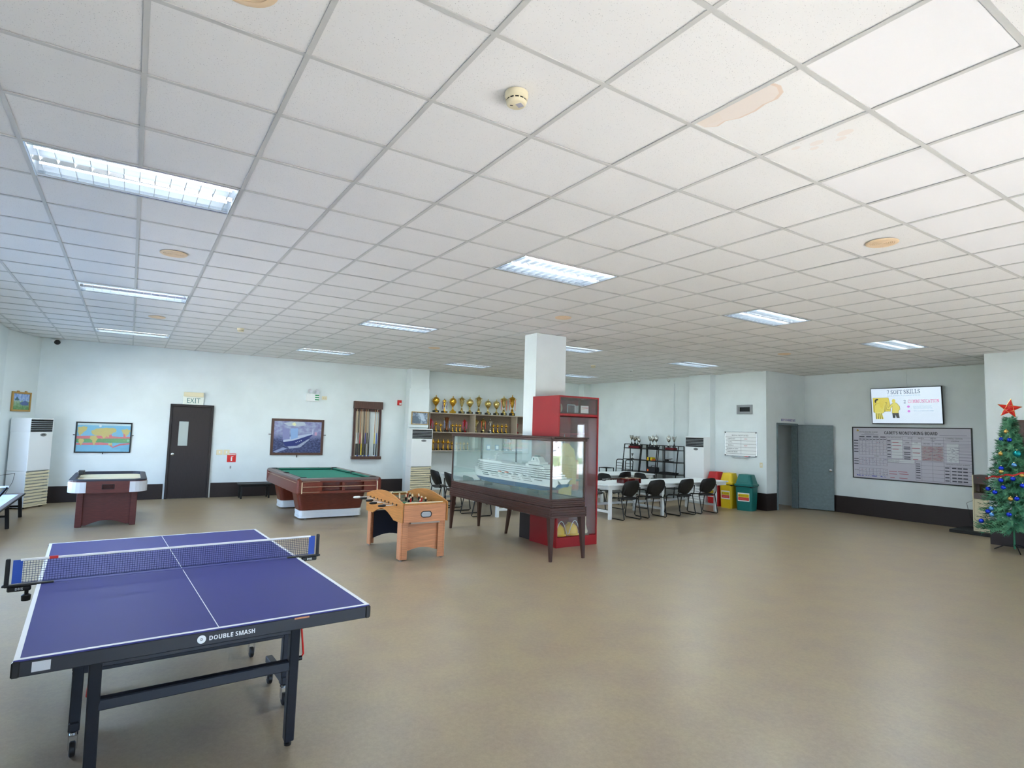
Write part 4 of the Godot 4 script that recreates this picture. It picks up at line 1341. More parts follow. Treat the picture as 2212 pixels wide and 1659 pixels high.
func air_hockey() -> void:
	var t := thing("air_hockey_table", "maroon air hockey table with silver corners near the left wall", "air hockey table", V(-0.22, 0, -12.42))
	var hw := 0.53
	var hl := 0.93
	# rail ring with rounded corners
	var o := rrect(hw * 2, hl * 2, 0.22, 6)
	var inn := rrect(hw * 2 - 0.16, hl * 2 - 0.16, 0.15, 6)
	var rail := MB.new()
	var top := MB.new()
	for k in o.size():
		var m := (k + 1) % o.size()
		var corner := absf(o[k].x) > hw - 0.25 and absf(o[k].y) > hl - 0.25 and absf(o[m].y) > hl - 0.25 and absf(o[m].x) > hw - 0.25
		if absf(o[k].y) > hl - 0.001 and absf(o[m].y) > hl - 0.001:
			var zz := signf(o[k].y) * (hl - 0.01)   # straight end: four boards round the goal mouth
			rail.box(V(-0.1925, 0.6525, zz), V(0.235, 0.185, 0.02)); rail.box(V(0.1925, 0.6525, zz), V(0.235, 0.185, 0.02))
			rail.box(V(0, 0.5925, zz), V(0.15, 0.065, 0.02)); rail.box(V(0, 0.715, zz), V(0.15, 0.06, 0.02))
			top.fix(V(o[k].x, 0.765, o[k].y), V(o[m].x, 0.765, o[m].y), V(inn[m].x, 0.775, inn[m].y), V(inn[k].x, 0.775, inn[k].y), V(0, 0, 0))
			top.fix(V(o[k].x, 0.745, o[k].y), V(o[m].x, 0.745, o[m].y), V(o[m].x, 0.765, o[m].y), V(o[k].x, 0.765, o[k].y), V(0, 0.75, 0))
			top.fix(V(inn[k].x, 0.70, inn[k].y), V(inn[m].x, 0.70, inn[m].y), V(inn[m].x, 0.775, inn[m].y), V(inn[k].x, 0.775, inn[k].y), V(inn[k].x * 2, 0.7, inn[k].y * 2))
			continue
		rail.fix(V(o[k].x, 0.56, o[k].y), V(o[m].x, 0.56, o[m].y), V(o[m].x, 0.745, o[m].y), V(o[k].x, 0.745, o[k].y), Vector3(0, 0.65, 0))
		top.fix(V(o[k].x, 0.765, o[k].y), V(o[m].x, 0.765, o[m].y), V(inn[m].x, 0.775, inn[m].y), V(inn[k].x, 0.775, inn[k].y), V(0, 0, 0))
		top.fix(V(o[k].x, 0.745, o[k].y), V(o[m].x, 0.745, o[m].y), V(o[m].x, 0.765, o[m].y), V(o[k].x, 0.765, o[k].y), V(0, 0.75, 0))
		top.fix(V(inn[k].x, 0.70, inn[k].y), V(inn[m].x, 0.70, inn[m].y), V(inn[m].x, 0.775, inn[m].y), V(inn[k].x, 0.775, inn[k].y), V(inn[k].x * 2, 0.7, inn[k].y * 2))
	part("rail", rail, "hockey_wood", t)
	part("rail_cap", top, "navy", t)
	# silver corner guards wrap the rounded corners
	for sx in [-1, 1]:
		for sz in [-1, 1]:
			var c := MB.new()
			var pts := [V(sx * (hw - 0.24), 0, sz * (hl + 0.01))]
			for i in 7:
				var a := PI / 2 * (1.0 - i / 6.0)
				pts.append(V(sx * (hw - 0.22 + cos(a) * 0.23), 0, sz * (hl - 0.22 + sin(a) * 0.23)))
			pts.append(V(sx * (hw + 0.01), 0, sz * (hl - 0.24)))
			for i in pts.size() - 1:
				c.fix(pts[i] + V(0, 0.565, 0), pts[i + 1] + V(0, 0.565, 0), pts[i + 1] + V(0, 0.735, 0), pts[i] + V(0, 0.735, 0), V(0, 0.65, 0))
			part("corner_guard", c, "board_cell", t)
	var field := MB.new()
	field.prism(rrect(hw * 2 - 0.16, hl * 2 - 0.16, 0.15, 6), 0.02, Transform3D(Basis(Vector3.RIGHT, -PI / 2), V(0, 0.70, 0)))
	var f := part("playing_surface", field, "cream", t)
	boxp("centre_line", V(0, 0.7205, 0), V(0.86, 0.001, 0.012), "ink_red", f)
	boxp("under_tray", V(0, 0.63, 0), V(hw * 2 - 0.3, 0.1, hl * 2 - 0.3), "hockey_wood", t)
	# goal slots
	for s in [-1, 1]:
		part("goal_rim", frame4(0.17, 0.08, 0.01, 0.006, at(0, 0.655, s * hl - (0.0 if s > 0 else 0.006))), "black", t)
		# legs: an end panel with an arched foot between two posts
		var z: float = s * (hl - 0.26)
		var p := PackedVector2Array([Vector2(-0.33, 0.56), Vector2(-0.33, 0.02)])
		for i in 9: p.append(Vector2(lerpf(-0.27, 0.27, i / 8.0), 0.02 + 0.075 * sin(PI * i / 8.0)))
		p.append(Vector2(0.33, 0.02))
		p.append(Vector2(0.33, 0.56))
		var e := MB.new()
		e.prism(p, 0.03, at(0, 0, z - 0.015))
		part("end_panel", e, "hockey_wood", t)
		for q in [-1, 1]:
			boxp("leg", V(q * 0.365, 0.28, z), V(0.09, 0.56, 0.13), "hockey_wood", t, 0.006)
	boxp("side_stretcher", V(-0.36, 0.35, 0), V(0.03, 0.2, 1.3), "hockey_wood", t)
	boxp("side_stretcher", V(0.36, 0.35, 0), V(0.03, 0.2, 1.3), "hockey_wood", t)
	boxp("score_unit", V(-0.42, 0.81, -0.2), V(0.09, 0.06, 0.2), "black", t, 0.008)

# ---------------------------------------------------------------- furniture
func air_conditioner(label: String, pos: Vector3, turn: float, w: float, dp: float, tan_below: bool) -> void:   # front faces local +z, origin at the floor below the front face
	var t := thing("floor_air_conditioner", label, "air conditioner", pos, turn)
	var h := 1.72
	var lo := 0.71 if tan_below else 0.64     # top of the intake section
	var body := MB.new()      # casing with a real air outlet cavity above and a set-back intake below
	body.box(V(0, 1.707, -dp / 2), V(w, 0.026, dp), 0.006)
	body.box(V(0, (lo + 1.455) / 2, -dp / 2), V(w, 1.455 - lo, dp), 0.006)
	for s in [-1, 1]: body.box(V(s * (w / 2 - 0.005), 1.575, -dp / 2), V(0.01, 0.245, dp))
	body.box(V(0, 1.575, -dp + 0.04), V(w - 0.02, 0.245, 0.08))
	body.box(V(0, lo / 2 + 0.012, -dp / 2 - 0.055), V(w - 0.006, lo - 0.03, dp - 0.11))
	for s in [-1, 1]: body.box(V(s * (w / 2 - 0.006), lo / 2 + 0.015, -0.06), V(0.012, lo - 0.03, 0.1))
	part("cabinet", body, "white_paint", t)
	for s in [-1, 1]:
		for q in [0.2, 0.8]: boxp("foot", V(s * (w / 2 - 0.06), 0.015, -dp * q), V(0.05, 0.03, 0.05), "black", t)
	# outlet: black plastic vanes with pale edge strips between
	for k in 6:
		boxp("vane", V(0, 1.477 + k * 0.039, -0.02), V(w - 0.024, 0.029, 0.03), "black", t, 0.004)
		if k > 0: boxp("vane_edge", V(0, 1.4575 + k * 0.039, -0.008), V(w - 0.024, 0.006, 0.01), "board_cell", t)
	var bz := MB.new()
	bz.prism(arc2(Vector2.ZERO, Vector2(0.075, 0.032), 0, 350, 18), 0.004, at(w * 0.08, 1.4, 0.0))
	var badge := part("badge", bz, "steel", t)
	for k in 3: boxp("badge_mark", V(w * 0.08 - 0.028 + k * 0.028, 1.4 + 0.004 * (k % 2), 0.0046), V(0.02, 0.014, 0.0008), "ink", badge, 0.0, Basis(Vector3.BACK, 0.5 - 0.4 * k))
	# intake: separate slats with open gaps before the set-back casing
	var n := 11 if tan_below else 9
	for k in n:
		var y := 0.05 + (lo - 0.06) * (k + 0.5) / n
		boxp("intake_slat", V(0, y, -0.006), V(w - 0.004, (lo - 0.06) / n - 0.018, 0.014), "cream" if tan_below else "white_paint", t, 0.003, Basis(Vector3.BACK, (0.022 if k % 2 == 0 else -0.008) if tan_below else 0.0))
	boxp("intake_sill", V(0, 0.042, -0.006), V(w, 0.022, 0.02), "cream" if tan_below else "white_paint", t, 0.003)

func air_conditioners() -> void:
	air_conditioner("white floor standing air conditioner with cream louvred base in the left corner", V(-1.417, 0, -14.535), deg_to_rad(57), 0.56, 0.38, true)
	air_conditioner("white floor standing air conditioner before the pilaster beside the trophy shelf", V(6.62, 0, -14.5), 0.0, 0.6, 0.36, true)
	air_conditioner("white floor standing air conditioner between the black racks and waste bins", V(12.4, 0, -10.2), -PI / 2, 0.6, 0.26, false)

func white_table(label: String, x0: float, x1: float, z0: float, z1: float, legs: Array, across: bool) -> Node3D:
	var t := thing("white_table", label, "table", V((x0 + x1) / 2, 0, (z0 + z1) / 2), 0, "long white tables")
	var w := x1 - x0
	var d := z1 - z0
	boxp("tabletop", V(0, 0.685, 0), V(w, 0.03, d), "table_white", t, 0.004)
	var ap := MB.new()
	for s in [-1, 1]:
		ap.box(V(0, 0.635, s * (d / 2 - 0.05)), V(w - 0.08, 0.07, 0.025))
		ap.box(V(s * (w / 2 - 0.05), 0.635, 0), V(0.025, 0.07, d - 0.08))
	part("apron", ap, "table_white", t)
	for l in legs:
		for s in [-1, 1]:
			var p := V(l, 0.3, s * (d / 2 - 0.06)) if across else V(s * (w / 2 - 0.06), 0.3, l)
			boxp("leg", V(p.x, 0.335, p.z), V(0.06, 0.67, 0.06), "table_white", t, 0.004)
		var c := V(l, 0.15, 0) if across else V(0, 0.15, l)
		boxp("stretcher", c, V(0.04, 0.05, d - 0.16) if across else V(w - 0.16, 0.05, 0.04), "table_white", t, 0.003)
	var lo: float = legs.min()
	var hi: float = legs.max()
	if across: boxp("stretcher", V((lo + hi) / 2, 0.2, -d / 2 + 0.06), V(hi - lo, 0.05, 0.035), "table_white", t, 0.003)
	else: boxp("stretcher", V(0, 0.2, (lo + hi) / 2), V(0.035, 0.05, hi - lo), "table_white", t, 0.003)
	return t

var chair0: Node3D

func sled_chair(label: String, x: float, z: float, turn: float) -> void:   # faces local -z
	var t: Node3D
	if chair0 == null:
		t = thing("sled_chair", label, "chair", V(x, 0, z), turn, "black plastic sled chairs")
		chair0 = t
		# seat shell: curved strip; back shell: curved and rounded
		part("seat", shell_mesh(0.46, 0.42, true), "chair_black", t)
		part("backrest", shell_mesh(0.47, 0.34, false), "chair_black", t)
		for s in [-1, 1]:
			var x1: float = s * 0.235
			tubep("sled_frame", [V(s * 0.21, 0.66, 0.225), V(x1, 0.5, 0.19), V(x1, 0.43, 0.15), V(x1, 0.03, 0.24), V(x1, 0.012, 0.21), V(x1, 0.012, -0.19), V(x1, 0.035, -0.225), V(x1, 0.41, -0.16), V(s * 0.2, 0.43, -0.12)], 0.011, "black_metal", t, 7)
		tubep("cross_tube", [V(-0.235, 0.415, -0.14), V(0.235, 0.415, -0.14)], 0.01, "black_metal", t, 6)
		tubep("cross_tube", [V(-0.235, 0.415, 0.14), V(0.235, 0.415, 0.14)], 0.01, "black_metal", t, 6)
	else:
		t = chair0.duplicate()
		t.name = numbered("sled_chair")
		add_child(t, true)
		t.position = V(x, 0, z)
		t.rotation.y = turn
		t.set_meta("label", label)

func shell_mesh(w: float, l: float, seat: bool) -> MB:
	# thin curved plastic sheet with rounded outline, two-sided with thickness
	var mb := MB.new()
	var nu := 12
	var nv := 8
	var g := []
	for j in nv + 1:
		var row := []
		for i in nu + 1:
			var u := i / float(nu) * 2 - 1
			var v := j / float(nv) * 2 - 1
			# squircle mapping keeps corners round
			var k := 1.0 - 0.13 * u * u * v * v - 0.06 * absf(u * v)
			var x := u * w / 2 * k * (1.0 - (0.0 if seat else 0.10 * (v - 0.2) * (v - 0.2)))
			var p: Vector3
			if seat:
				p = V(x, 0.445 - 0.03 * (1 - u * u) * (0.4 + 0.6 * smoothstep(-1, 1, v)) - 0.03 * smoothstep(0.55, 1.0, -v), v * l / 2 * k - 0.01)
			else:
				var yy := 0.64 + v * l / 2 * k
				p = V(x, yy, 0.225 + 0.06 * v - 0.075 * u * u + 0.02 * (1 - v * v))
			row.append(p)
		g.append(row)
	var th := V(0, -0.012, 0) if seat else V(0, 0, 0.012)
	for j in nv:
		for i in nu:
			var a: Vector3 = g[j][i]
			var b: Vector3 = g[j][i + 1]
			var c: Vector3 = g[j + 1][i + 1]
			var d: Vector3 = g[j + 1][i]
			if seat:
				mb.quad(d, c, b, a)
				mb.quad(a + th, b + th, c + th, d + th)
			else:
				mb.quad(b, a, d, c)
				mb.quad(a + th, b + th, c + th, d + th)
	for j in nv:
		for s in [0, nu]:
			mb.fix(g[j][s], g[j + 1][s], g[j + 1][s] + th, g[j][s] + th, (g[j][nu / 2] + g[j + 1][nu / 2]) / 2)
	for i in nu:
		for s in [0, nv]:
			mb.fix(g[s][i], g[s][i + 1], g[s][i + 1] + th, g[s][i] + th, (g[nv / 2][i] + g[nv / 2][i + 1]) / 2)
	return mb

func tables_and_chairs() -> void:
	white_table("long white table in front, with the red guitar on it", 8.17, 12.0, -9.82, -8.86, [-1.81, -0.28, 1.5], true)
	white_table("long white table in the second row before the black racks", 8.17, 11.82, -12.02, -11.02, [-1.68, 0.0, 1.68], true)
	white_table("white table turned lengthwise behind the glass display case", 6.24, 7.2, -12.6, -9.95, [-1.2, 1.2], false)
	var n := 0
	for x in [[8.65, 0.0], [9.405, -0.1], [10.33, -0.03], [11.08, -0.12]]:
		sled_chair("black sled chair before the front white table, %s from the left" % ORD[n], x[0], -8.89, x[1])
		n += 1
	n = 0
	for x in [8.75, 9.4, 10.5]:
		sled_chair("black sled chair behind the front white table, %s from the left" % ORD[n], x, -10.05 - 0.08 * (n % 2), PI + 0.05 * n)
		n += 1
	sled_chair("black sled chair with its back to the second row white table's near side", 10.45, -10.95, 0.1)
	sled_chair("black sled chair facing right, farther one behind the glass case at left", 6.1, -12.15, -PI / 2)
	sled_chair("black sled chair facing right, nearer one behind the glass case at left", 6.08, -11.4, -PI / 2 - 0.1)
	sled_chair("black sled chair facing right, seen low under the glass case", 6.06, -10.5, -PI / 2)
	sled_chair("black sled chair facing left, seen through the glass case over the white table", 7.3, -12.1, PI / 2)
	sled_chair("black sled chair facing left, behind the white table and low under the case", 7.34, -11.0, PI / 2)
	# acoustic guitar lying on its back on the front table: neck to the left
	var g := thing("acoustic_guitar", "dark red acoustic guitar lying on the front white table", "guitar", V(9.02, 0.7, -9.18), deg_to_rad(4))
	var o := PackedVector2Array()
	for k in 40:
		var a := TAU * k / 40
		var x := cos(a) * 0.25
		var hw := 0.185 - 0.055 * (0.5 + 0.5 * cos((x - 0.03) / 0.25 * PI * 1.6)) + (0.0 if x > 0 else -0.035 * (x / -0.25))
		o.append(Vector2(x, sin(a) * hw / maxf(0.35, absf(sin(a))) if absf(sin(a)) > 0.35 else sin(a) / 0.35 * hw))
	var up := Basis(Vector3.RIGHT, -PI / 2)
	var b := MB.new()
	b.prism(o, 0.1, Transform3D(up, Vector3.ZERO))
	part("body", b, "guitar_red", g)
	var s := MB.new()
	s.prism(o, 0.004, Transform3D(up, V(0, 0.1, 0)))
	part("soundboard", s, "guitar_top", g)
	lathep("sound_hole", [Vector2(0, 0.1045), Vector2(0.05, 0.1045), Vector2(0.05, 0.1055), Vector2(0, 0.1055)], "black", g, V(-0.06, 0, 0), 20)
	boxp("bridge", V(0.11, 0.109, 0), V(0.03, 0.01, 0.16), "black", g, 0.003)
	var nk := MB.new()
	nk.box(V(-0.4, 0.095, 0), V(0.42, 0.03, 0.052), 0.01)
	part("neck", nk, "dark_wood", g)
	boxp("fretboard", V(-0.36, 0.113, 0), V(0.5, 0.008, 0.052), "black", g)
	var hd := boxp("headstock", V(-0.67, 0.09, 0), V(0.17, 0.018, 0.075), "black", g, 0.004, Basis(Vector3.BACK, 0.2))
	for k in 3:
		for q in [-1, 1]:
			tubep("tuning_peg", [V(-0.62 - k * 0.045, 0.095, q * 0.03), V(-0.62 - k * 0.045, 0.095, q * 0.065)], 0.006, "chrome", hd, 6)
	# papers on the front table's right end
	tag(boxp("paper_sheet", V(11.7, 0.7015, -9.05), V(0.21, 0.002, 0.3), "paper", self, 0.0, Basis(Vector3.UP, 0.3)), "white paper sheet on the right end of the front table", "paper")

# ---------------------------------------------------------------- trophies
func trophy(called: String, label: String, group: String, p: Vector3, h: float, kind: String, metal: String, base: String, ribbon := "", bw := 0.0) -> void:
	var t := thing(called, label, "trophy", p, 0, group)
	var b := bw if bw > 0.0 else h * 0.26
	var bh := h * 0.13
	if kind == "tower": bh = h * 0.08
	boxp("base", V(0, bh / 2, 0), V(b, bh, b * 0.8), base, t, 0.004)
	boxp("plaque", V(0, bh * 0.5, b * 0.4 + 0.001), V(b * 0.5, bh * 0.6, 0.003), metal, t)
	var y := bh
	var r := h * 0.19
	match kind:
		"round":
			lathep("stem", [Vector2(0, y), Vector2(r * 0.55, y), Vector2(r * 0.5, y + h * 0.03), Vector2(r * 0.22, y + h * 0.1), Vector2(r * 0.14, y + h * 0.2), Vector2(r * 0.24, y + h * 0.23), Vector2(r * 0.14, y + h * 0.26)], metal, t)
			lathep("cup", [Vector2(0, y + h * 0.25), Vector2(r * 0.3, y + h * 0.27), Vector2(r * 0.72, y + h * 0.37), Vector2(r * 0.97, y + h * 0.49), Vector2(r, y + h * 0.56), Vector2(r * 0.92, y + h * 0.62)], metal, t)
			lathep("lid", [Vector2(r * 0.95, y + h * 0.62), Vector2(r * 0.8, y + h * 0.7), Vector2(r * 0.4, y + h * 0.75), Vector2(r * 0.1, y + h * 0.77), Vector2(r * 0.12, y + h * 0.8), Vector2(r * 0.17, y + h * 0.83), Vector2(r * 0.06, y + h * 0.86), Vector2(0, y + h * 0.87)], metal, t)
			for s in [-1, 1]: tubep("handle", [V(s * r * 0.7, y + h * 0.4, 0), V(s * r * 1.1, y + h * 0.48, 0), V(s * r * 1.35, y + h * 0.6, 0), V(s * r * 1.2, y + h * 0.66, 0), V(s * r * 0.95, y + h * 0.6, 0)], h * 0.011, metal, t, 6)
		"flare", "slim":
			r *= 0.8 if kind == "flare" else 0.55
			lathep("stem", [Vector2(0, y), Vector2(r * 0.6, y), Vector2(r * 0.55, y + h * 0.04), Vector2(r * 0.3, y + h * 0.1), Vector2(r * 0.4, y + h * 0.14), Vector2(r * 0.15, y + h * 0.19), Vector2(r * 0.13, y + h * 0.25)], metal, t)
			lathep("cup", [Vector2(0, y + h * 0.24), Vector2(r * 0.3, y + h * 0.26), Vector2(r * 0.5, y + h * 0.34), Vector2(r * 0.6, y + h * 0.5), Vector2(r * 0.72, y + h * 0.6), Vector2(r * 1.02, y + h * 0.68), Vector2(r * 0.98, y + h * 0.69)], metal, t)
			lathep("lid", [Vector2(r * 0.98, y + h * 0.69), Vector2(r * 0.7, y + h * 0.74), Vector2(r * 0.2, y + h * 0.77), Vector2(r * 0.1, y + h * 0.8), Vector2(r * 0.16, y + h * 0.83), Vector2(0, y + h * 0.87)], metal, t)
			for s in [-1, 1]: tubep("handle", [V(s * r * 0.55, y + h * 0.42, 0), V(s * r * 1.1, y + h * 0.55, 0), V(s * r * 1.4, y + h * 0.69, 0), V(s * r * 1.0, y + h * 0.67, 0)], h * 0.011, metal, t, 6)
		"small":
			lathep("stem", [Vector2(0, y), Vector2(h * 0.1, y), Vector2(h * 0.075, y + h * 0.08), Vector2(h * 0.05, y + h * 0.22), Vector2(h * 0.065, y + h * 0.3), Vector2(h * 0.02, y + h * 0.38), Vector2(h * 0.02, y + h * 0.42)], metal, t, Vector3.ZERO, 12)
			lathep("cup", [Vector2(0, y + h * 0.41), Vector2(h * 0.06, y + h * 0.43), Vector2(h * 0.11, y + h * 0.5), Vector2(h * 0.12, y + h * 0.58), Vector2(h * 0.1, y + h * 0.62), Vector2(h * 0.05, y + h * 0.7), Vector2(h * 0.02, y + h * 0.78), Vector2(0, y + h * 0.86)], metal, t, Vector3.ZERO, 12)
			for s in [-1, 1]: tubep("handle", [V(s * h * 0.1, y + h * 0.48, 0), V(s * h * 0.2, y + h * 0.56, 0), V(s * h * 0.21, y + h * 0.66, 0), V(s * h * 0.13, y + h * 0.62, 0)], h * 0.016, metal, t, 6)
		"open":   # open bowl, no lid, on a tall stem
			lathep("stem", [Vector2(0, y), Vector2(r * 0.5, y), Vector2(r * 0.35, y + h * 0.1), Vector2(r * 0.14, y + h * 0.2), Vector2(r * 0.12, y + h * 0.36)], "black" if metal == "silver" else metal, t)
			lathep("cup", [Vector2(0, y + h * 0.34), Vector2(r * 0.2, y + h * 0.36), Vector2(r * 0.62, y + h * 0.5), Vector2(r * 0.95, y + h * 0.68), Vector2(r * 1.02, y + h * 0.8), Vector2(r * 0.98, y + h * 0.8), Vector2(r * 0.58, y + h * 0.54), Vector2(0, y + h * 0.45)], metal, t)
			for s in [-1, 1]: tubep("handle", [V(s * r * 0.7, y + h * 0.54, 0), V(s * r * 1.25, y + h * 0.7, 0), V(s * r * 1.35, y + h * 0.84, 0), V(s * r * 1.02, y + h * 0.78, 0)], h * 0.012, metal, t, 6)
		"cross":   # flat sculpted plaque figure on a stem
			lathep("stem", [Vector2(0, y), Vector2(r * 0.6, y), Vector2(r * 0.3, y + h * 0.12), Vector2(r * 0.15, y + h * 0.3)], metal, t)
			var mb := MB.new()
			mb.prism(PackedVector2Array([Vector2(-r * 0.2, y + h * 0.25), Vector2(r * 0.2, y + h * 0.25), Vector2(r * 0.35, y + h * 0.5), Vector2(r * 0.85, y + h * 0.86), Vector2(r * 0.5, y + h * 0.8), Vector2(0, y + h * 0.87), Vector2(-r * 0.5, y + h * 0.8), Vector2(-r * 0.85, y + h * 0.86), Vector2(-r * 0.35, y + h * 0.5)]), r * 0.35, at(0, 0, -r * 0.17))
			part("cup", mb, metal, t)
			for s in [-1, 1]: tubep("handle", [V(s * r * 0.4, y + h * 0.5, 0), V(s * r * 0.85, y + h * 0.55, 0), V(s * r * 1.2, y + h * 0.8, 0)], h * 0.012, "pale_gold", t, 6)
	if ribbon:
		for s in [-1, 1]:
			var rb := MB.new()
			var x: float = s * h * (0.2 if kind == "cross" else 0.15)
			for k in 5:
				var y0 := y + h * (0.62 - k * 0.1)
				rb.quad(V(x - 0.009 + 0.006 * sin(k * 2.0), y0 - h * 0.1, 0.02), V(x + 0.009 + 0.006 * sin(k * 2.0), y0 - h * 0.1, 0.02), V(x + 0.009 + 0.006 * sin(k * 2.0 - 2), y0, 0.015), V(x - 0.009 + 0.006 * sin(k * 2.0 - 2), y0, 0.015))
				rb.quad(V(x - 0.006, y0 - h * 0.1, 0.026), V(x + 0.006, y0 - h * 0.1, 0.026), V(x + 0.006, y0, 0.02), V(x - 0.006, y0, 0.02))
			part("ribbon", rb, ribbon, t)

func trophy_shelf() -> void:
	var x0 := 6.99
	var x1 := 10.6
	var t := thing("trophy_shelf", "long brown wall shelf with two rows of trophy bays", "shelf", V(0, 0, ZB))
	var dz := 0.34
	for y in [2.19, 1.65, 1.13]:
		boxp("shelf_board", V((x0 + x1) / 2, y - 0.012, dz / 2), V(x1 - x0, 0.024, dz), "shelf_edge", t, 0.002)
	for x in [x0 + 0.01, 8.46, 9.93, x1 - 0.01]:
		boxp("divider", V(x, 1.66, dz / 2 - 0.001), V(0.02, 1.04, dz - 0.003), "shelf_edge", t)
	boxp("back_panel", V((x0 + x1) / 2, 1.66, 0.006), V(x1 - x0 - 0.02, 1.04, 0.01), "shelf_board", t)
	# [pixel x of the row, height, kind, metal, base, ribbon]
	var z := ZB + 0.2
	var top := [[7.24, 0.5, "round", "gold", "black", ""], [7.51, 0.43, "slim", "gold", "black", "purple"], [7.78, 0.5, "round", "gold", "gold", ""], [8.07, 0.53, "flare", "pale_gold", "black", ""], [8.34, 0.5, "round", "pale_gold", "black", ""], [8.64, 0.58, "flare", "pale_gold", "black", ""], [8.96, 0.48, "round", "pale_gold", "black", ""], [9.26, 0.48, "round", "pale_gold", "black", ""], [9.52, 0.61, "flare", "pale_gold", "black", "orange"], [9.83, 0.65, "flare", "gold", "black", "orange"]]
	var desc := ["big round gold cup trophy with lid at the left end of the shelf top", "slim gold trophy with purple ribbons on the shelf top", "round gold cup trophy on a gold foot on the shelf top", "flared pale gold trophy between two round cups on the shelf top", "round pale gold cup beside the tallest middle trophy on the shelf top", "tall flared gold trophy in the middle of the shelf top", "round pale gold cup just right of the tall middle trophy", "round pale gold cup left of the orange ribboned trophies", "flared gold trophy with orange ribbons, second from the right on shelf top", "tallest gold trophy with orange ribbons beside the white pillar"]
	for k in top.size():
		var q: Array = top[k]
		trophy("trophy", desc[k], "trophies on the shelf top", V(q[0], 2.19, z), q[1], q[2], q[3], q[4], q[5], 0.15)
	var mid := [[7.1, 0.4, "slim", "red_metal", "black", "pink", "dark red ribboned trophy at the left end of the middle row"], [7.27, 0.32, "small", "gold", "black", "", "small gold cup beside the dark red trophy in the middle row"], [7.42, 0.27, "small", "gold", "black", "", "shortest gold cup left of the bronze trophy in the middle row"], [7.61, 0.43, "cross", "bronze", "black", "ribbon_pale", "large dark bronze trophy with pale ribbons in the middle row"], [7.8, 0.27, "small", "gold", "black", "", "first of three small gold cups right of the bronze trophy"], [7.92, 0.27, "small", "gold", "black", "", "second of three small gold cups right of the bronze trophy"], [8.04, 0.27, "small", "gold", "black", "", "third of three small gold cups right of the bronze trophy"], [8.19, 0.41, "slim", "red_metal", "black", "pink", "red and gold trophy at the right of the left middle bay"], [8.57, 0.43, "flare", "pale_gold", "black", "", "silver gold cup at the left of the second middle bay"], [8.82, 0.45, "flare", "pale_gold", "black", "orange", "tall gold cup with a ribbon in the second middle bay"], [9.06, 0.43, "flare", "silver", "black", "", "silver cup with wide handles in the second middle bay"]]
	for k in 4: mid.append([9.18 + k * 0.15, 0.3, "small", "gold", "black", "", "small gold cup, %s of four right of the silver cup" % ORD[k]])
	mid.append([10.03, 0.35, "slim", "red_metal", "black", "", "red trophy with a silver ball in the third middle bay"])
	for q in mid:
		trophy("trophy", q[6], "trophies in the middle row", V(q[0], 1.65, z - 0.01), q[1], q[2], q[3], q[4], q[5], 0.11)
	var low := [7.2, 7.36, 7.52, 7.67, 7.8, 7.95, 8.07, 8.19, 8.31]
	for k in low.size():
		trophy("trophy", "small gold cup in the bottom row of the shelf, %s from the left" % ORD[k], "trophies in the bottom row", V(low[k], 1.13, z - 0.01), 0.33 if k < 4 else 0.27, "small", "gold", "black", "", 0.1)
	for k in 2:
		var o := thing("award_plaque", "pale blue award plaque in the bottom shelf bay, %s" % ["left one", "right one"][k], "plaque", V(9.02 + k * 0.3, 1.13, z), 0, "award plaques")
		boxp("plaque_board", V(0, 0.085, 0), V(0.13, 0.17, 0.015), "bauble_sky", o, 0.003, Basis(Vector3.RIGHT, -0.12))
		boxp("plaque_print", V(0, 0.09, 0.0095), V(0.09, 0.1, 0.002), "paper", o, 0.0, Basis(Vector3.RIGHT, -0.12))
		boxp("foot", V(0, 0.006, 0), V(0.1, 0.012, 0.06), "black", o)
	trophy("trophy", "white cup trophy right of the award plaques in the bottom row", "trophies in the bottom row", V(9.55, 1.13, z), 0.24, "open", "silver", "black", "", 0.12)
	trophy("trophy", "tall gold trophy at the right of the bottom row", "trophies in the bottom row", V(9.78, 1.13, z), 0.4, "flare", "gold", "black", "", 0.12)

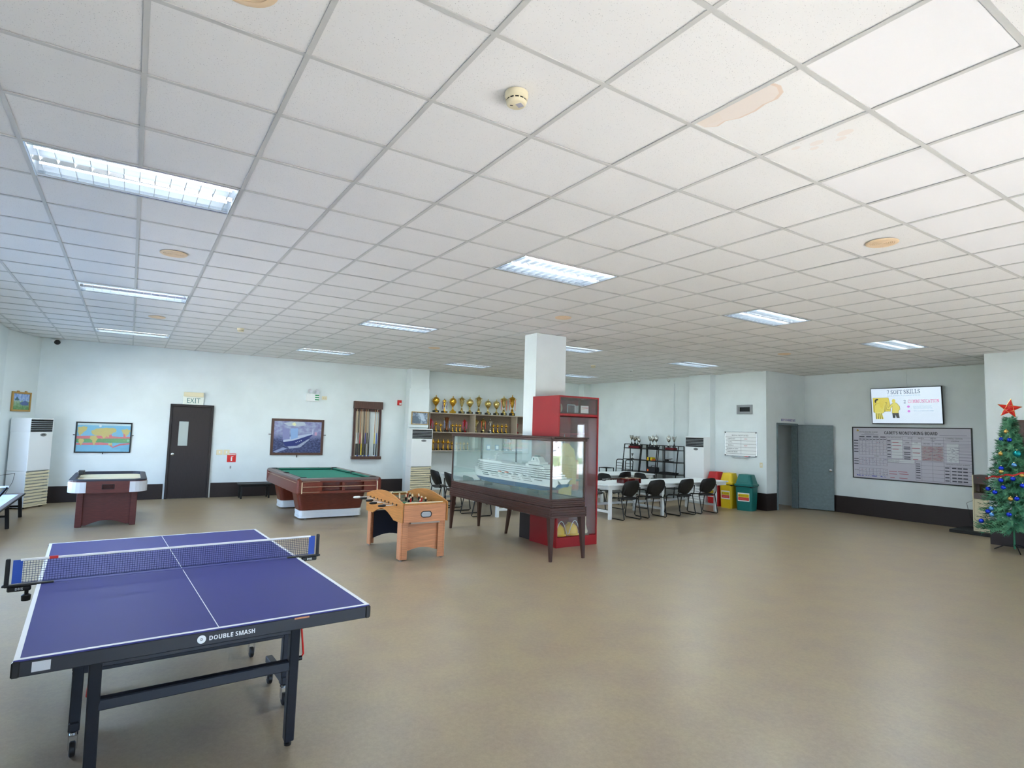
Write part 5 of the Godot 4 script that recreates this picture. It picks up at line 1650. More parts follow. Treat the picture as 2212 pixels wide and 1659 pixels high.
func rack_shelves() -> void:
	# three black ladder racks along the right wall; local x runs along the wall
	var xs := 12.55
	var pos := [-12.53, -11.86, -11.16]
	var wid := [0.70, 0.62, 0.72]
	for k in 3:
		var t := thing("metal_rack", "black metal ladder rack by the right wall, %s" % ["left one with cups on a red box", "middle one with a yellow box", "right one next to the air conditioner"][k], "rack", V(xs, 0, pos[k]), -PI / 2, "black metal racks")
		var hw: float = wid[k] / 2 - 0.015
		for s in [-1, 1]:
			tubep_sq("post", V(s * hw, 0, -0.2), V(s * hw, 1.45, -0.17), 0.022, t, "black_metal")
			tubep_sq("post", V(s * hw, 0, 0.24), V(s * hw, 1.45, 0.05), 0.022, t, "black_metal")
			boxp("top_tie", V(s * hw, 1.44, -0.06), V(0.02, 0.02, 0.24), "black_metal", t)
		boxp("top_rail", V(0, 1.44, -0.17), V(hw * 2, 0.018, 0.018), "black_metal", t)
		for y in [1.325, 0.995, 0.665, 0.3]:
			var dp: float = 0.28 + (1.33 - y) * 0.11
			boxp("shelf", V(0, y, -0.18 + dp / 2), V(wid[k] - 0.034, 0.022, dp), "black_metal", t, 0.003)
	var red := ["first", "second"]
	var boxes := [[-12.52, 0.42, "maroon"], [-11.83, 0.36, "black"], [-11.15, 0.3, "maroon"]]
	for k in 3:
		var o := thing("trophy_plinth", ["dark red plinth box under five silver cups", "black plinth box under three silver cups", "small dark red plinth box under two silver cups"][k], "plinth", V(xs, 1.336, boxes[k][0]), -PI / 2, "plinths on the racks")
		boxp("block", V(0, 0.03, -0.04), V(boxes[k][1], 0.06, 0.15), boxes[k][2], o, 0.004)
		boxp("edge_trim", V(0, 0.0585, -0.04), V(boxes[k][1] + 0.006, 0.005, 0.156), "black", o)
	var cups := [[-12.67, 0.33, "open", "left"], [-12.58, 0.28, "open", ""], [-12.51, 0.29, "open", ""], [-12.44, 0.3, "open", ""], [-12.36, 0.25, "round", ""], [-11.95, 0.31, "open", ""], [-11.83, 0.35, "round", ""], [-11.71, 0.35, "round", ""], [-11.23, 0.36, "round", ""], [-11.06, 0.32, "open", ""]]
	for k in cups.size():
		trophy("silver_cup", "silver cup trophy on top of the black racks, %s from the left" % ORD[k], "silver cups on the racks", V(xs + 0.04 + 0.02 * (k % 2), 1.4, cups[k][0]), cups[k][1], cups[k][2], "silver", "black", "", 0.075)
	trophy("silver_cup", "dark bowl trophy on the middle shelf of the left black rack", "silver cups on the racks", V(xs, 1.006, -12.6), 0.18, "open", "steel", "black", "", 0.08)
	var yb := thing("yellow_case", "yellow and black striped case on the middle rack", "case", V(xs - 0.02, 1.006, -11.83), -PI / 2)
	boxp("shell", V(0, 0.045, 0), V(0.2, 0.09, 0.14), "yellow", yb, 0.008)
	boxp("black_band", V(0, 0.045, 0), V(0.05, 0.092, 0.142), "black", yb)
	for s in [-1, 1]: boxp("black_corner", V(s * 0.09, 0.02, 0), V(0.03, 0.04, 0.142), "orange", yb)
	var md := thing("model_rig", "dark mechanical model on the middle shelf of the right rack", "model", V(xs - 0.02, 1.006, -11.2), -PI / 2)
	boxp("base", V(0, 0.01, 0), V(0.3, 0.02, 0.12), "black", md)
	tubep("barrel", [V(-0.1, 0.06, 0), V(0.14, 0.09, 0)], 0.016, "steel", md, 8)
	boxp("block", V(-0.05, 0.045, 0), V(0.1, 0.05, 0.07), "black", md, 0.006)
	for s in [-1, 1]: tubep("support", [V(s * 0.08, 0.02, 0), V(s * 0.08, 0.07 + s * 0.012, 0)], 0.006, "steel", md, 6)
	var tb := thing("tool_box", "dark grey tool box on the lower shelf of the middle rack", "tool box", V(xs - 0.05, 0.676, -11.72), -PI / 2)
	boxp("body", V(0, 0.06, 0), V(0.3, 0.12, 0.18), "tt_frame", tb, 0.01)
	boxp("lid", V(0, 0.135, 0), V(0.29, 0.03, 0.17), "black", tb, 0.008)
	tubep("handle", [V(-0.07, 0.15, 0), V(-0.06, 0.185, 0), V(0.06, 0.185, 0), V(0.07, 0.15, 0)], 0.008, "black", tb, 6)
	boxp("latch", V(-0.12, 0.06, 0.0915), V(0.05, 0.06, 0.004), "orange", tb)
	var tr := thing("black_tray", "flat black tray on the lower shelf of the right rack", "tray", V(xs - 0.05, 0.676, -11.16), -PI / 2)
	boxp("pan", V(0, 0.012, 0), V(0.5, 0.024, 0.24), "black", tr, 0.006)
	part("rim", frame4(0.52, 0.26, 0.012, 0.02, Transform3D(Basis(Vector3.RIGHT, -PI / 2), V(0, 0.024, 0))), "black", tr)
	# two black metal chairs with ladder backs and a black metal bench before the racks, backs to the wall
	for k in 2:
		var o := thing("ladder_back_chair", "black tubular chair with a rounded ladder back by the racks, %s" % ["left one", "right one"][k], "chair", V(12.03, 0, [-12.8, -12.42][k]), -PI / 2, "ladder back chairs")
		var pth := [V(-0.15, 0, -0.16), V(-0.15, 0.62, -0.2), V(-0.15, 0.9, -0.22)]
		for i in 7:
			var a := PI - PI * i / 6.0
			pth.append(V(cos(a) * 0.11 + (0.04 if cos(a) > 0 else -0.04), 0.94 + sin(a) * 0.05, -0.225))
		pth.append_array([V(0.15, 0.9, -0.22), V(0.15, 0.62, -0.2), V(0.15, 0, -0.16)])
		tubep("back_frame", pth, 0.014, "black_metal", o, 7)
		for y in [0.72, 0.8, 0.88]: tubep("back_rung", [V(-0.14, y, -0.21), V(0.14, y, -0.21)], 0.007, "black_metal", o, 6)
		boxp("seat", V(0, 0.44, 0.0), V(0.36, 0.04, 0.36), "black", o, 0.012)
		for s in [-1, 1]: tubep("leg", [V(s * 0.15, 0.43, 0.15), V(s * 0.16, 0, 0.17)], 0.012, "black_metal", o, 6)
	var bn := thing("metal_stand", "low black metal frame stand left of the racks", "stand", V(12.06, 0, -13.18), -PI / 2)
	for s in [-1, 1]:
		for q in [-1, 1]: tubep_sq("leg", V(s * 0.15, 0, q * 0.15), V(s * 0.15, 0.72, q * 0.15), 0.022, bn, "black_metal")
		boxp("rail", V(0, 0.715, s * 0.15), V(0.32, 0.022, 0.022), "black_metal", bn)
		boxp("rail", V(s * 0.15, 0.715, 0), V(0.022, 0.022, 0.3), "black_metal", bn)

func bins() -> void:
	var cols := ["bin_red", "bin_yellow", "bin_green"]
	var nm := ["red", "yellow", "green"]
	var wr := ["", "RECYCLABLE", "BIODEGRADABLE"]
	var ps := [V(12.58, 0, -9.66), V(12.55, 0, -9.24), V(12.55, 0, -8.76)]
	for k in 3:
		var t := thing("waste_bin", "%s plastic waste bin with a hooded lid and yellow and red label" % nm[k], "bin", ps[k], -PI / 2 + [0.0, 0.04, 0.25][k], "waste bins")
		var w: float = [0.36, 0.36, 0.42][k]
		var h := 0.56
		var body := MB.new()
		var a := rrect(w * 0.86, w * 0.86, 0.05, 3)
		var b := rrect(w * 0.98, w * 0.98, 0.06, 3)
		for i in a.size():
			var m := (i + 1) % a.size()
			body.fix(V(a[i].x, 0, a[i].y), V(a[m].x, 0, a[m].y), V(b[m].x, h, b[m].y), V(b[i].x, h, b[i].y), V(0, h / 2, 0))
		body.prism(a, 0.01, Transform3D(Basis(Vector3.RIGHT, -PI / 2), Vector3.ZERO))
		part("body", body, cols[k], t)
		boxp("liner_bag", V(0, h + 0.006, 0), V(w * 0.97, 0.05, w * 0.97), "black", t, 0.015)
		var lid := MB.new()
		var c := rrect(w * 1.08, w * 1.08, 0.05, 3)
		var d := rrect(w * 0.98, w * 0.98, 0.06, 3)
		var e := rrect(w * 0.72, w * 0.72, 0.06, 3)
		for i in c.size():
			var m := (i + 1) % c.size()
			lid.fix(V(c[i].x, h + 0.02, c[i].y), V(c[m].x, h + 0.02, c[m].y), V(c[m].x, h + 0.06, c[m].y), V(c[i].x, h + 0.06, c[i].y), V(0, h, 0))
			lid.fix(V(c[i].x, h + 0.06, c[i].y), V(c[m].x, h + 0.06, c[m].y), V(d[m].x, h + 0.07, d[m].y), V(d[i].x, h + 0.07, d[i].y), V(0, h, 0))
			lid.fix(V(d[i].x, h + 0.07, d[i].y), V(d[m].x, h + 0.07, d[m].y), V(e[m].x, h + 0.29, e[m].y), V(e[i].x, h + 0.29, e[i].y), V(0, h, 0))
			lid.fix(V(e[i].x, h + 0.29, e[i].y), V(e[m].x, h + 0.29, e[m].y), V(0, h + 0.305, 0), V(0, h + 0.305, 0), V(0, h, 0))
		var ld := part("lid", lid, cols[k], t)
		var lean := Basis(Vector3.RIGHT, -atan((w * 0.13) / 0.22))
		boxp("flap", V(0, h + 0.18, w * 0.427), V(w * 0.5, 0.16, 0.008), cols[k], ld, 0.003, lean)
		# label: white card, yellow and red bands, lettering
		var bt := Transform3D(Basis(Vector3.RIGHT, atan(w * 0.06 / h)), V(0, 0.32, w * 0.464 + 0.002))
		var lb := boxp("label_card", bt.origin, V(w * 0.66, 0.2, 0.002), "paper", t, 0.0, bt.basis)
		boxp("label_yellow", bt * V(0, 0.035, 0.0012), V(w * 0.6, 0.075, 0.001), "yellow", lb, 0.0, bt.basis)
		boxp("label_red", bt * V(0, -0.04, 0.0012), V(w * 0.6, 0.07, 0.001), "pure_red", lb, 0.0, bt.basis)
		if wr[k]: text("label_lettering", wr[k], 0.022, "ink", lb, bt * at(0.02, 0.035, 0.0018), 0.8, false, 0.0006)
		else:
			for i in 2: boxp("label_print", bt * V(0.0, 0.05 - i * 0.03, 0.0018), V(w * (0.25 + 0.2 * i), 0.012, 0.0008), "ink", lb, 0.0, bt.basis)
		var tri := MB.new()
		tri.prism(PackedVector2Array([Vector2(-0.016, -0.012), Vector2(0.016, -0.012), Vector2(0, 0.018)]), 0.0008, bt * at(-w * 0.25, 0.035, 0.0017))
		part("label_symbol", tri, "ink", lb)
		for i in 2: boxp("label_line", bt * V(0, -0.028 - i * 0.02, 0.0018), V(w * 0.5, 0.004, 0.0008), "label_pale", lb, 0.0, bt.basis)

# ---------------------------------------------------------------- alcove with screen and board
func slide_image() -> Image:
	var im := Image.create(768, 432, false, Image.FORMAT_RGB8)
	im.fill(Color(0.86, 0.93, 1.0))
	var yl := Color(0.86, 0.83, 0.36)
	var dk := Color(0.08, 0.09, 0.1)
	var ln := Color(0.35, 0.34, 0.12)
	fill_poly(im, [[0.02, 0.26], [0.26, 0.26], [0.28, 0.44], [0.285, 0.66], [0.02, 0.68]], ln)
	fill_poly(im, [[0.022, 0.265], [0.257, 0.265], [0.276, 0.44], [0.28, 0.655], [0.022, 0.675]], Color(0.84, 0.79, 0.26))
	# two flat figures talking
	for f in [[0.035, 0.05, 0.4, 0.2], [0.04, 0.055, 0.405, 0.19]]:
		fill_poly(im, [[f[0], 0.7], [f[0] + 0.0, 0.5], [f[1] + 0.02, f[2] + 0.03], [f[1] + 0.06, f[2] + 0.03], [0.125, 0.52], [0.16, 0.6], [0.19, 0.42], [0.205, 0.43], [f[3], 0.66], [0.16, 0.72], [0.12, 0.7]], ln if f[0] < 0.037 else yl)
	fill_oval(im, 0.088, 0.36, 0.032, 0.06, yl)
	fill_poly(im, [[0.045, 0.36], [0.055, 0.31], [0.085, 0.285], [0.105, 0.3], [0.1, 0.33], [0.075, 0.345], [0.07, 0.4], [0.055, 0.41]], dk)
	fill_poly(im, [[0.05, 0.7], [0.15, 0.71], [0.175, 0.88], [0.05, 0.88]], yl)
	for k in 4: fill_poly(im, [[0.06 + k * 0.026, 0.71], [0.068 + k * 0.026, 0.71], [0.068 + k * 0.03, 0.88], [0.058 + k * 0.03, 0.88]], Color(0.25, 0.25, 0.1))
	fill_poly(im, [[0.3, 0.71], [0.31, 0.52], [0.27, 0.62], [0.22, 0.6], [0.215, 0.47], [0.23, 0.46], [0.245, 0.55], [0.3, 0.44], [0.34, 0.4], [0.38, 0.42], [0.42, 0.52], [0.425, 0.6], [0.4, 0.65], [0.4, 0.71]], ln)
	fill_poly(im, [[0.304, 0.705], [0.313, 0.5], [0.272, 0.61], [0.224, 0.59], [0.219, 0.475], [0.228, 0.468], [0.245, 0.56], [0.302, 0.45], [0.34, 0.407], [0.378, 0.427], [0.415, 0.525], [0.42, 0.6], [0.396, 0.645], [0.396, 0.705]], yl)
	fill_oval(im, 0.335, 0.365, 0.027, 0.06, yl)
	fill_poly(im, [[0.305, 0.71], [0.4, 0.71], [0.41, 0.85], [0.365, 0.85], [0.352, 0.75], [0.348, 0.85], [0.312, 0.85]], dk)
	fill_poly(im, [[0.215, 0.39], [0.235, 0.42], [0.23, 0.43], [0.212, 0.4]], dk)
	fill_oval(im, 0.545, 0.53, 0.02, 0.032, Color(0.83, 0.45, 0.87))
	fill_oval(im, 0.548, 0.66, 0.02, 0.032, Color(0.83, 0.45, 0.87))
	return im

func board_image() -> Image:
	var W := 1200
	var H := 600
	var im := Image.create(W, H, false, Image.FORMAT_RGB8)
	im.fill(Color(0.75, 0.74, 0.79))
	var ln := Color(0.33, 0.33, 0.42)
	var pale := Color(0.83, 0.84, 0.86)
	var r := func(a, b, c, d, col): im.fill_rect(Rect2i(int(a * W), int(b * H), maxi(2, int((c - a) * W)), maxi(2, int((d - b) * H))), col)
	for q in [[0.36, 0.235, 0.455, 0.58], [0.53, 0.27, 0.61, 0.6], [0.815, 0.27, 0.905, 0.61], [0.32, 0.6, 0.55, 0.66]]: r.call(q[0], q[1], q[2], q[3], pale)
	r.call(0.615, 0.33, 0.785, 0.6, Color(0.68, 0.62, 0.64))
	var grid := func(x0, x1, nx, y0, y1, ny):
		for i in nx + 1: r.call(x0 + (x1 - x0) * i / nx, y0, x0 + (x1 - x0) * i / nx, y1, ln)
		for i in ny + 1: r.call(x0, y0 + (y1 - y0) * i / ny, x1, y0 + (y1 - y0) * i / ny, ln)
	grid.call(0.055, 0.315, 8, 0.2, 0.535, 6)
	grid.call(0.055, 0.315, 8, 0.59, 0.74, 3)
	grid.call(0.055, 0.315, 8, 0.80, 0.93, 2)
	grid.call(0.315, 0.455, 1, 0.16, 0.58, 7)
	grid.call(0.455, 0.61, 2, 0.16, 0.6, 6)
	grid.call(0.61, 0.79, 2, 0.16, 0.6, 8)
	grid.call(0.79, 1.0, 1, 0.16, 0.62, 8)
	grid.call(0.905, 1.0, 1, 0.3, 0.62, 6)
	grid.call(0.56, 0.79, 1, 0.62, 0.97, 5)
	grid.call(0.61, 0.79, 2, 0.62, 0.97, 5)
	grid.call(0.79, 1.0, 1, 0.62, 0.97, 5)
	grid.call(0.315, 0.56, 1, 0.6, 0.67, 2)
	r.call(0.835, 0.67, 0.835, 0.97, ln)
	# handwriting: short strokes of blue and red marker, print of small words
	var rng := RandomNumberGenerator.new()
	rng.seed = 9
	for k in 150:
		var x := rng.randf_range(0.06, 0.31)
		var y: float = [0.225, 0.28, 0.34, 0.39, 0.45, 0.505, 0.61, 0.66, 0.715, 0.83, 0.9][rng.randi() % 11]
		r.call(x, y, x + rng.randf_range(0.003, 0.009), y + 0.008, Color(0.35, 0.35, 0.5) if rng.randf() < 0.7 else Color(0.6, 0.35, 0.4))
	for k in 70:
		var x := rng.randf_range(0.62, 0.77)
		var y := rng.randf_range(0.34, 0.59)
		r.call(x, y, x + rng.randf_range(0.01, 0.03), y + 0.006, Color(0.62, 0.36, 0.4))
	for q in [[0.33, 0.83, 0.4], [0.41, 0.83, 0.49], [0.33, 0.88, 0.4], [0.42, 0.87, 0.5], [0.34, 0.95, 0.38], [0.42, 0.95, 0.49], [0.365, 0.27, 0.42], [0.365, 0.4, 0.42], [0.365, 0.33, 0.44], [0.535, 0.37, 0.6], [0.54, 0.46, 0.6], [0.54, 0.58, 0.585]]:
		r.call(q[0], q[1], q[2], q[1] + 0.012, Color(0.66, 0.36, 0.42))
	for k in 40:
		var x := rng.randf_range(0.01, 0.3)
		r.call(x, 0.955 + rng.randf_range(-0.012, 0.012), x + 0.012, 0.962, Color(0.36, 0.36, 0.7))
	for k in 40:
		var x := rng.randf_range(0.82, 0.9)
		var y := rng.randf_range(0.34, 0.6)
		r.call(x, y, x + rng.randf_range(0.004, 0.02), y + 0.006, Color(0.45, 0.47, 0.55))
	var ik := Color(0.2, 0.2, 0.26)
	for y in [0.25, 0.305, 0.36, 0.42, 0.475, 0.615, 0.665, 0.715]: r.call(0.008, y, 0.05, y + 0.018, ik)
	for y in [0.24, 0.31, 0.37, 0.43, 0.5, 0.55]: r.call(0.32, y, 0.35, y + 0.018, ik)
	for y in [0.35, 0.385, 0.45, 0.485, 0.54, 0.575]: r.call(0.465, y, 0.52, y + 0.018, ik)
	for y in [0.66, 0.7, 0.74, 0.78, 0.82, 0.87, 0.92]: r.call(0.565, y, 0.6, y + 0.016, ik)
	for k in 5:
		var y := 0.70 + k * 0.058
		r.call(0.797, y, 0.83, y + 0.02, ik)
		for i in 3: r.call(0.85 + i * 0.042, y, 0.884 + i * 0.042, y + 0.022, ik)
	for i in 4: r.call(0.06 + i * 0.066, 0.17, 0.11 + i * 0.066, 0.188, ik)
	for i in 8: r.call(0.06 + i * 0.0325, 0.22, 0.083 + i * 0.0325, 0.236, ik)
	r.call(0.11, 0.115, 0.2, 0.122, Color(0.4, 0.4, 0.48))
	r.call(0.08, 0.138, 0.24, 0.146, Color(0.4, 0.4, 0.48))
	r.call(0.76, 0.12, 0.97, 0.128, Color(0.42, 0.42, 0.5))
	fill_poly(im, [[0.035, 0.07], [0.04, 0.03], [0.05, 0.035], [0.056, 0.055], [0.056, 0.07]], Color(0.75, 0.62, 0.2))
	return im

func alcove() -> void:
	# television, hung with a slight forward tilt
	var t := thing("television", "wall mounted flat television showing a slide titled 7 SOFT SKILLS", "television", V(14.44, 2.55, -6.07), -PI / 2)
	var tilt := Basis(Vector3.RIGHT, deg_to_rad(4.0))
	var root := Transform3D(tilt, Vector3.ZERO)
	var w := 1.43
	var h := 0.825
	boxp("bezel", root * V(0, 0, -0.02), V(w, h, 0.04), "black", t, 0.005, tilt)
	var sm := StandardMaterial3D.new()
	var tex := ImageTexture.create_from_image(slide_image())
	sm.albedo_color = Color(0.02, 0.02, 0.02)
	sm.roughness = 0.2
	sm.emission_enabled = true
	sm.emission_texture = tex
	sm.emission_operator = BaseMaterial3D.EMISSION_OP_MULTIPLY
	sm.emission = Color.WHITE
	sm.emission_energy_multiplier = 0.23
	sm.texture_repeat = false
	M["screen"] = sm
	var sc := card("screen", sm, t, w - 0.03, h - 0.035, root * at(0, 0.002, 0.0008))
	glow("screen_pink", Color(0.8, 0.2, 0.5), 0.2)
	glow("screen_navy", Color(0.12, 0.18, 0.32), 0.2)
	glow("screen_grey", Color(0.55, 0.66, 0.76), 0.26)
	var bx := func(u: float, v: float) -> Transform3D: return root * at((u - 0.5) * (w - 0.03), 0.002 + (0.5 - v) * (h - 0.035), 0.0018)
	text("screen_title", "7 SOFT SKILLS", 0.085, "screen_navy", sc, bx.call(0.48, 0.11), 0.82, true, 0.0006)
	text("screen_subtitle", "SKILLS THAT MAKE WORK BETTER", 0.028, "screen_grey", sc, bx.call(0.48, 0.215), 1.15, false, 0.0006)
	text("screen_number", "2", 0.07, "screen_navy", sc, bx.call(0.497, 0.39), 0.9, true, 0.0006)
	text("screen_heading", "COMMUNICATION", 0.07, "screen_pink", sc, bx.call(0.755, 0.385), 0.7, true, 0.0006)
	text("screen_line", "Say what you mean, listen", 0.022, "screen_grey", sc, bx.call(0.735, 0.52), 1.0, false, 0.0006)
	text("screen_line", "actively and never assume.", 0.022, "screen_grey", sc, bx.call(0.745, 0.57), 1.0, false, 0.0006)
	text("screen_line", "Clarity keeps teams aligned.", 0.022, "screen_grey", sc, bx.call(0.755, 0.65), 1.0, false, 0.0006)
	boxp("wall_mount", V(0, 0.0, -0.078), V(0.3, 0.3, 0.08), "black", t)
	var l := AreaLight3D.new()
	l.name = "screen_light"
	l.area_size = Vector2(w - 0.05, h - 0.05)
	l.light_color = Color(0.86, 0.93, 1.0)
	l.light_energy = 0.02
	l.shadow_enabled = true
	l.rotation = V(0, PI, 0)
	l.position = root * V(0, 0, 0.004)
	l.area_range = 20.0
	l.area_attenuation = 2.0
	l.rotation = V(-deg_to_rad(4.0), PI, 0)
	t.add_child(l)
	tag(tubep("cable_conduit", [V(14.545, 3.36, -6.08), V(14.545, 2.9, -6.08)], 0.012, "wall", self, 8), "thin white cable conduit running from the ceiling to the television", "conduit")
	# monitoring board
	var b := thing("monitoring_board", "large printed cadet monitoring board under the television", "notice board", V(XT, 1.465, -6.08), -PI / 2)
	var bw := 2.39
	var bh := 1.21
	boxp("backing", V(0, 0, 0.008), V(bw - 0.02, bh - 0.02, 0.014), "board_lilac", b)
	var pm := picture(board_image(), 0.3)
	var sh := card("printed_sheet", pm, b, bw - 0.04, bh - 0.04, at(0, 0, 0.0158))
	part("frame", frame4(bw, bh, 0.022, 0.024, at(0, 0, 0.0)), "black", b)
	var bt := func(u: float, v: float) -> Transform3D: return at((u - 0.5) * (bw - 0.04), (0.5 - v) * (bh - 0.04), 0.0168)
	text("board_title", "CADET'S MONITORING BOARD", 0.068, "ink", sh, bt.call(0.52, 0.095), 0.78, false, 0.0012, true)
	text("board_heading", "NYK-TDG MARITIME ACADEMY", 0.03, "ink", sh, bt.call(0.148, 0.085), 0.72, false, 0.0008)
	for q in [["TOTAL", 0.22, 0.56, 0.026], ["TOTAL", 0.03, 0.85, 0.026], ["NIGHT", 0.52, 0.185, 0.026], ["WATCH", 0.61, 0.185, 0.026], ["DUTIES", 0.71, 0.185, 0.026], ["CLEANING STATION", 0.87, 0.18, 0.026], ["STATION", 0.88, 0.225, 0.026], ["DAY WATCH/DUTIES", 0.385, 0.182, 0.024], ["CON", 0.57, 0.275, 0.024], ["STBM", 0.495, 0.275, 0.024], ["COM", 0.705, 0.235, 0.022], ["3RD YEAR", 0.655, 0.285, 0.022], ["1ST YEAR", 0.745, 0.285, 0.022], ["UNIFORM OF THE DAY", 0.37, 0.617, 0.02], ["ADDITIONAL NOTES", 0.37, 0.655, 0.02], ["EMERGENCY CONTACT NUMBERS", 0.895, 0.645, 0.022]]:
		text("board_word", q[0], q[3], "ink", sh, bt.call(q[1], q[2]), 0.95, false, 0.0006)
	# cream steel cabinet with an open top bay, on a black floor plate
	var c := thing("steel_cabinet", "old cream steel cabinet with a dark open top bay behind the tree", "cabinet", V(14.1, 0.06, -4.48), -PI / 2)
	var cw := 0.44
	for s in [-1, 1]: boxp("side", V(s * (cw / 2 - 0.012), 0.54, 0), V(0.024, 1.08, 0.4), "cream", c, 0.003)
	boxp("back", V(0, 0.54, -0.19), V(cw - 0.05, 1.08, 0.02), "cream", c)
	boxp("top", V(0, 1.07, 0), V(cw - 0.048, 0.02, 0.4), "brown_frame", c)
	boxp("header", V(0, 0.985, 0.19), V(cw - 0.048, 0.15, 0.02), "brown_frame", c)
	boxp("middle_shelf", V(0, 0.68, 0.02), V(cw - 0.048, 0.11, 0.38), "rail_top", c)
	boxp("door_panel", V(0, 0.32, 0.188), V(cw - 0.052, 0.6, 0.02), "cream", c, 0.004)
	boxp("bottom", V(0, 0.012, 0), V(cw - 0.048, 0.024, 0.4), "cream", c)
	boxp("indicator_lamp", V(-0.12, 1.03, 0.202), V(0.012, 0.012, 0.006), "pure_red", c)
	boxp("inner_bracket", V(-0.16, 0.84, 0.1), V(0.06, 0.16, 0.02), "brown_frame", c)
	boxp("inner_bracket", V(0.14, 0.86, 0.1), V(0.08, 0.1, 0.02), "brown_frame", c)
	var mt := thing("floor_plate", "flat black plate on the floor under the cream cabinet", "plate", V(14.08, 0, -4.6))
	boxp("plate", V(0, 0.03, 0), V(0.78, 0.06, 0.86), "black", mt, 0.006)
	tag(tubep("loose_wire", [V(14.2, 0.5, -4.701), V(14.25, 0.62, -4.8), V(14.25, 0.55, -4.92), V(14.22, 0.3, -4.86), V(14.2, 0.064, -4.75)], 0.004, "black", self, 6), "thin black wire looping beside the cream cabinet", "wire")
	# sign over the dormitory door
	var s := thing("door_sign", "small white sign with purple letters over the grey door", "sign", V(13.81, 2.2, -8.459))
	boxp("plate", V(0, 0, 0.003), V(0.54, 0.09, 0.006), "paper", s)
	text("lettering", "MEN'S DORMITORY", 0.055, "ink_blue", s, at(0, 0, 0.0066), 0.82, true, 0.0008, true)

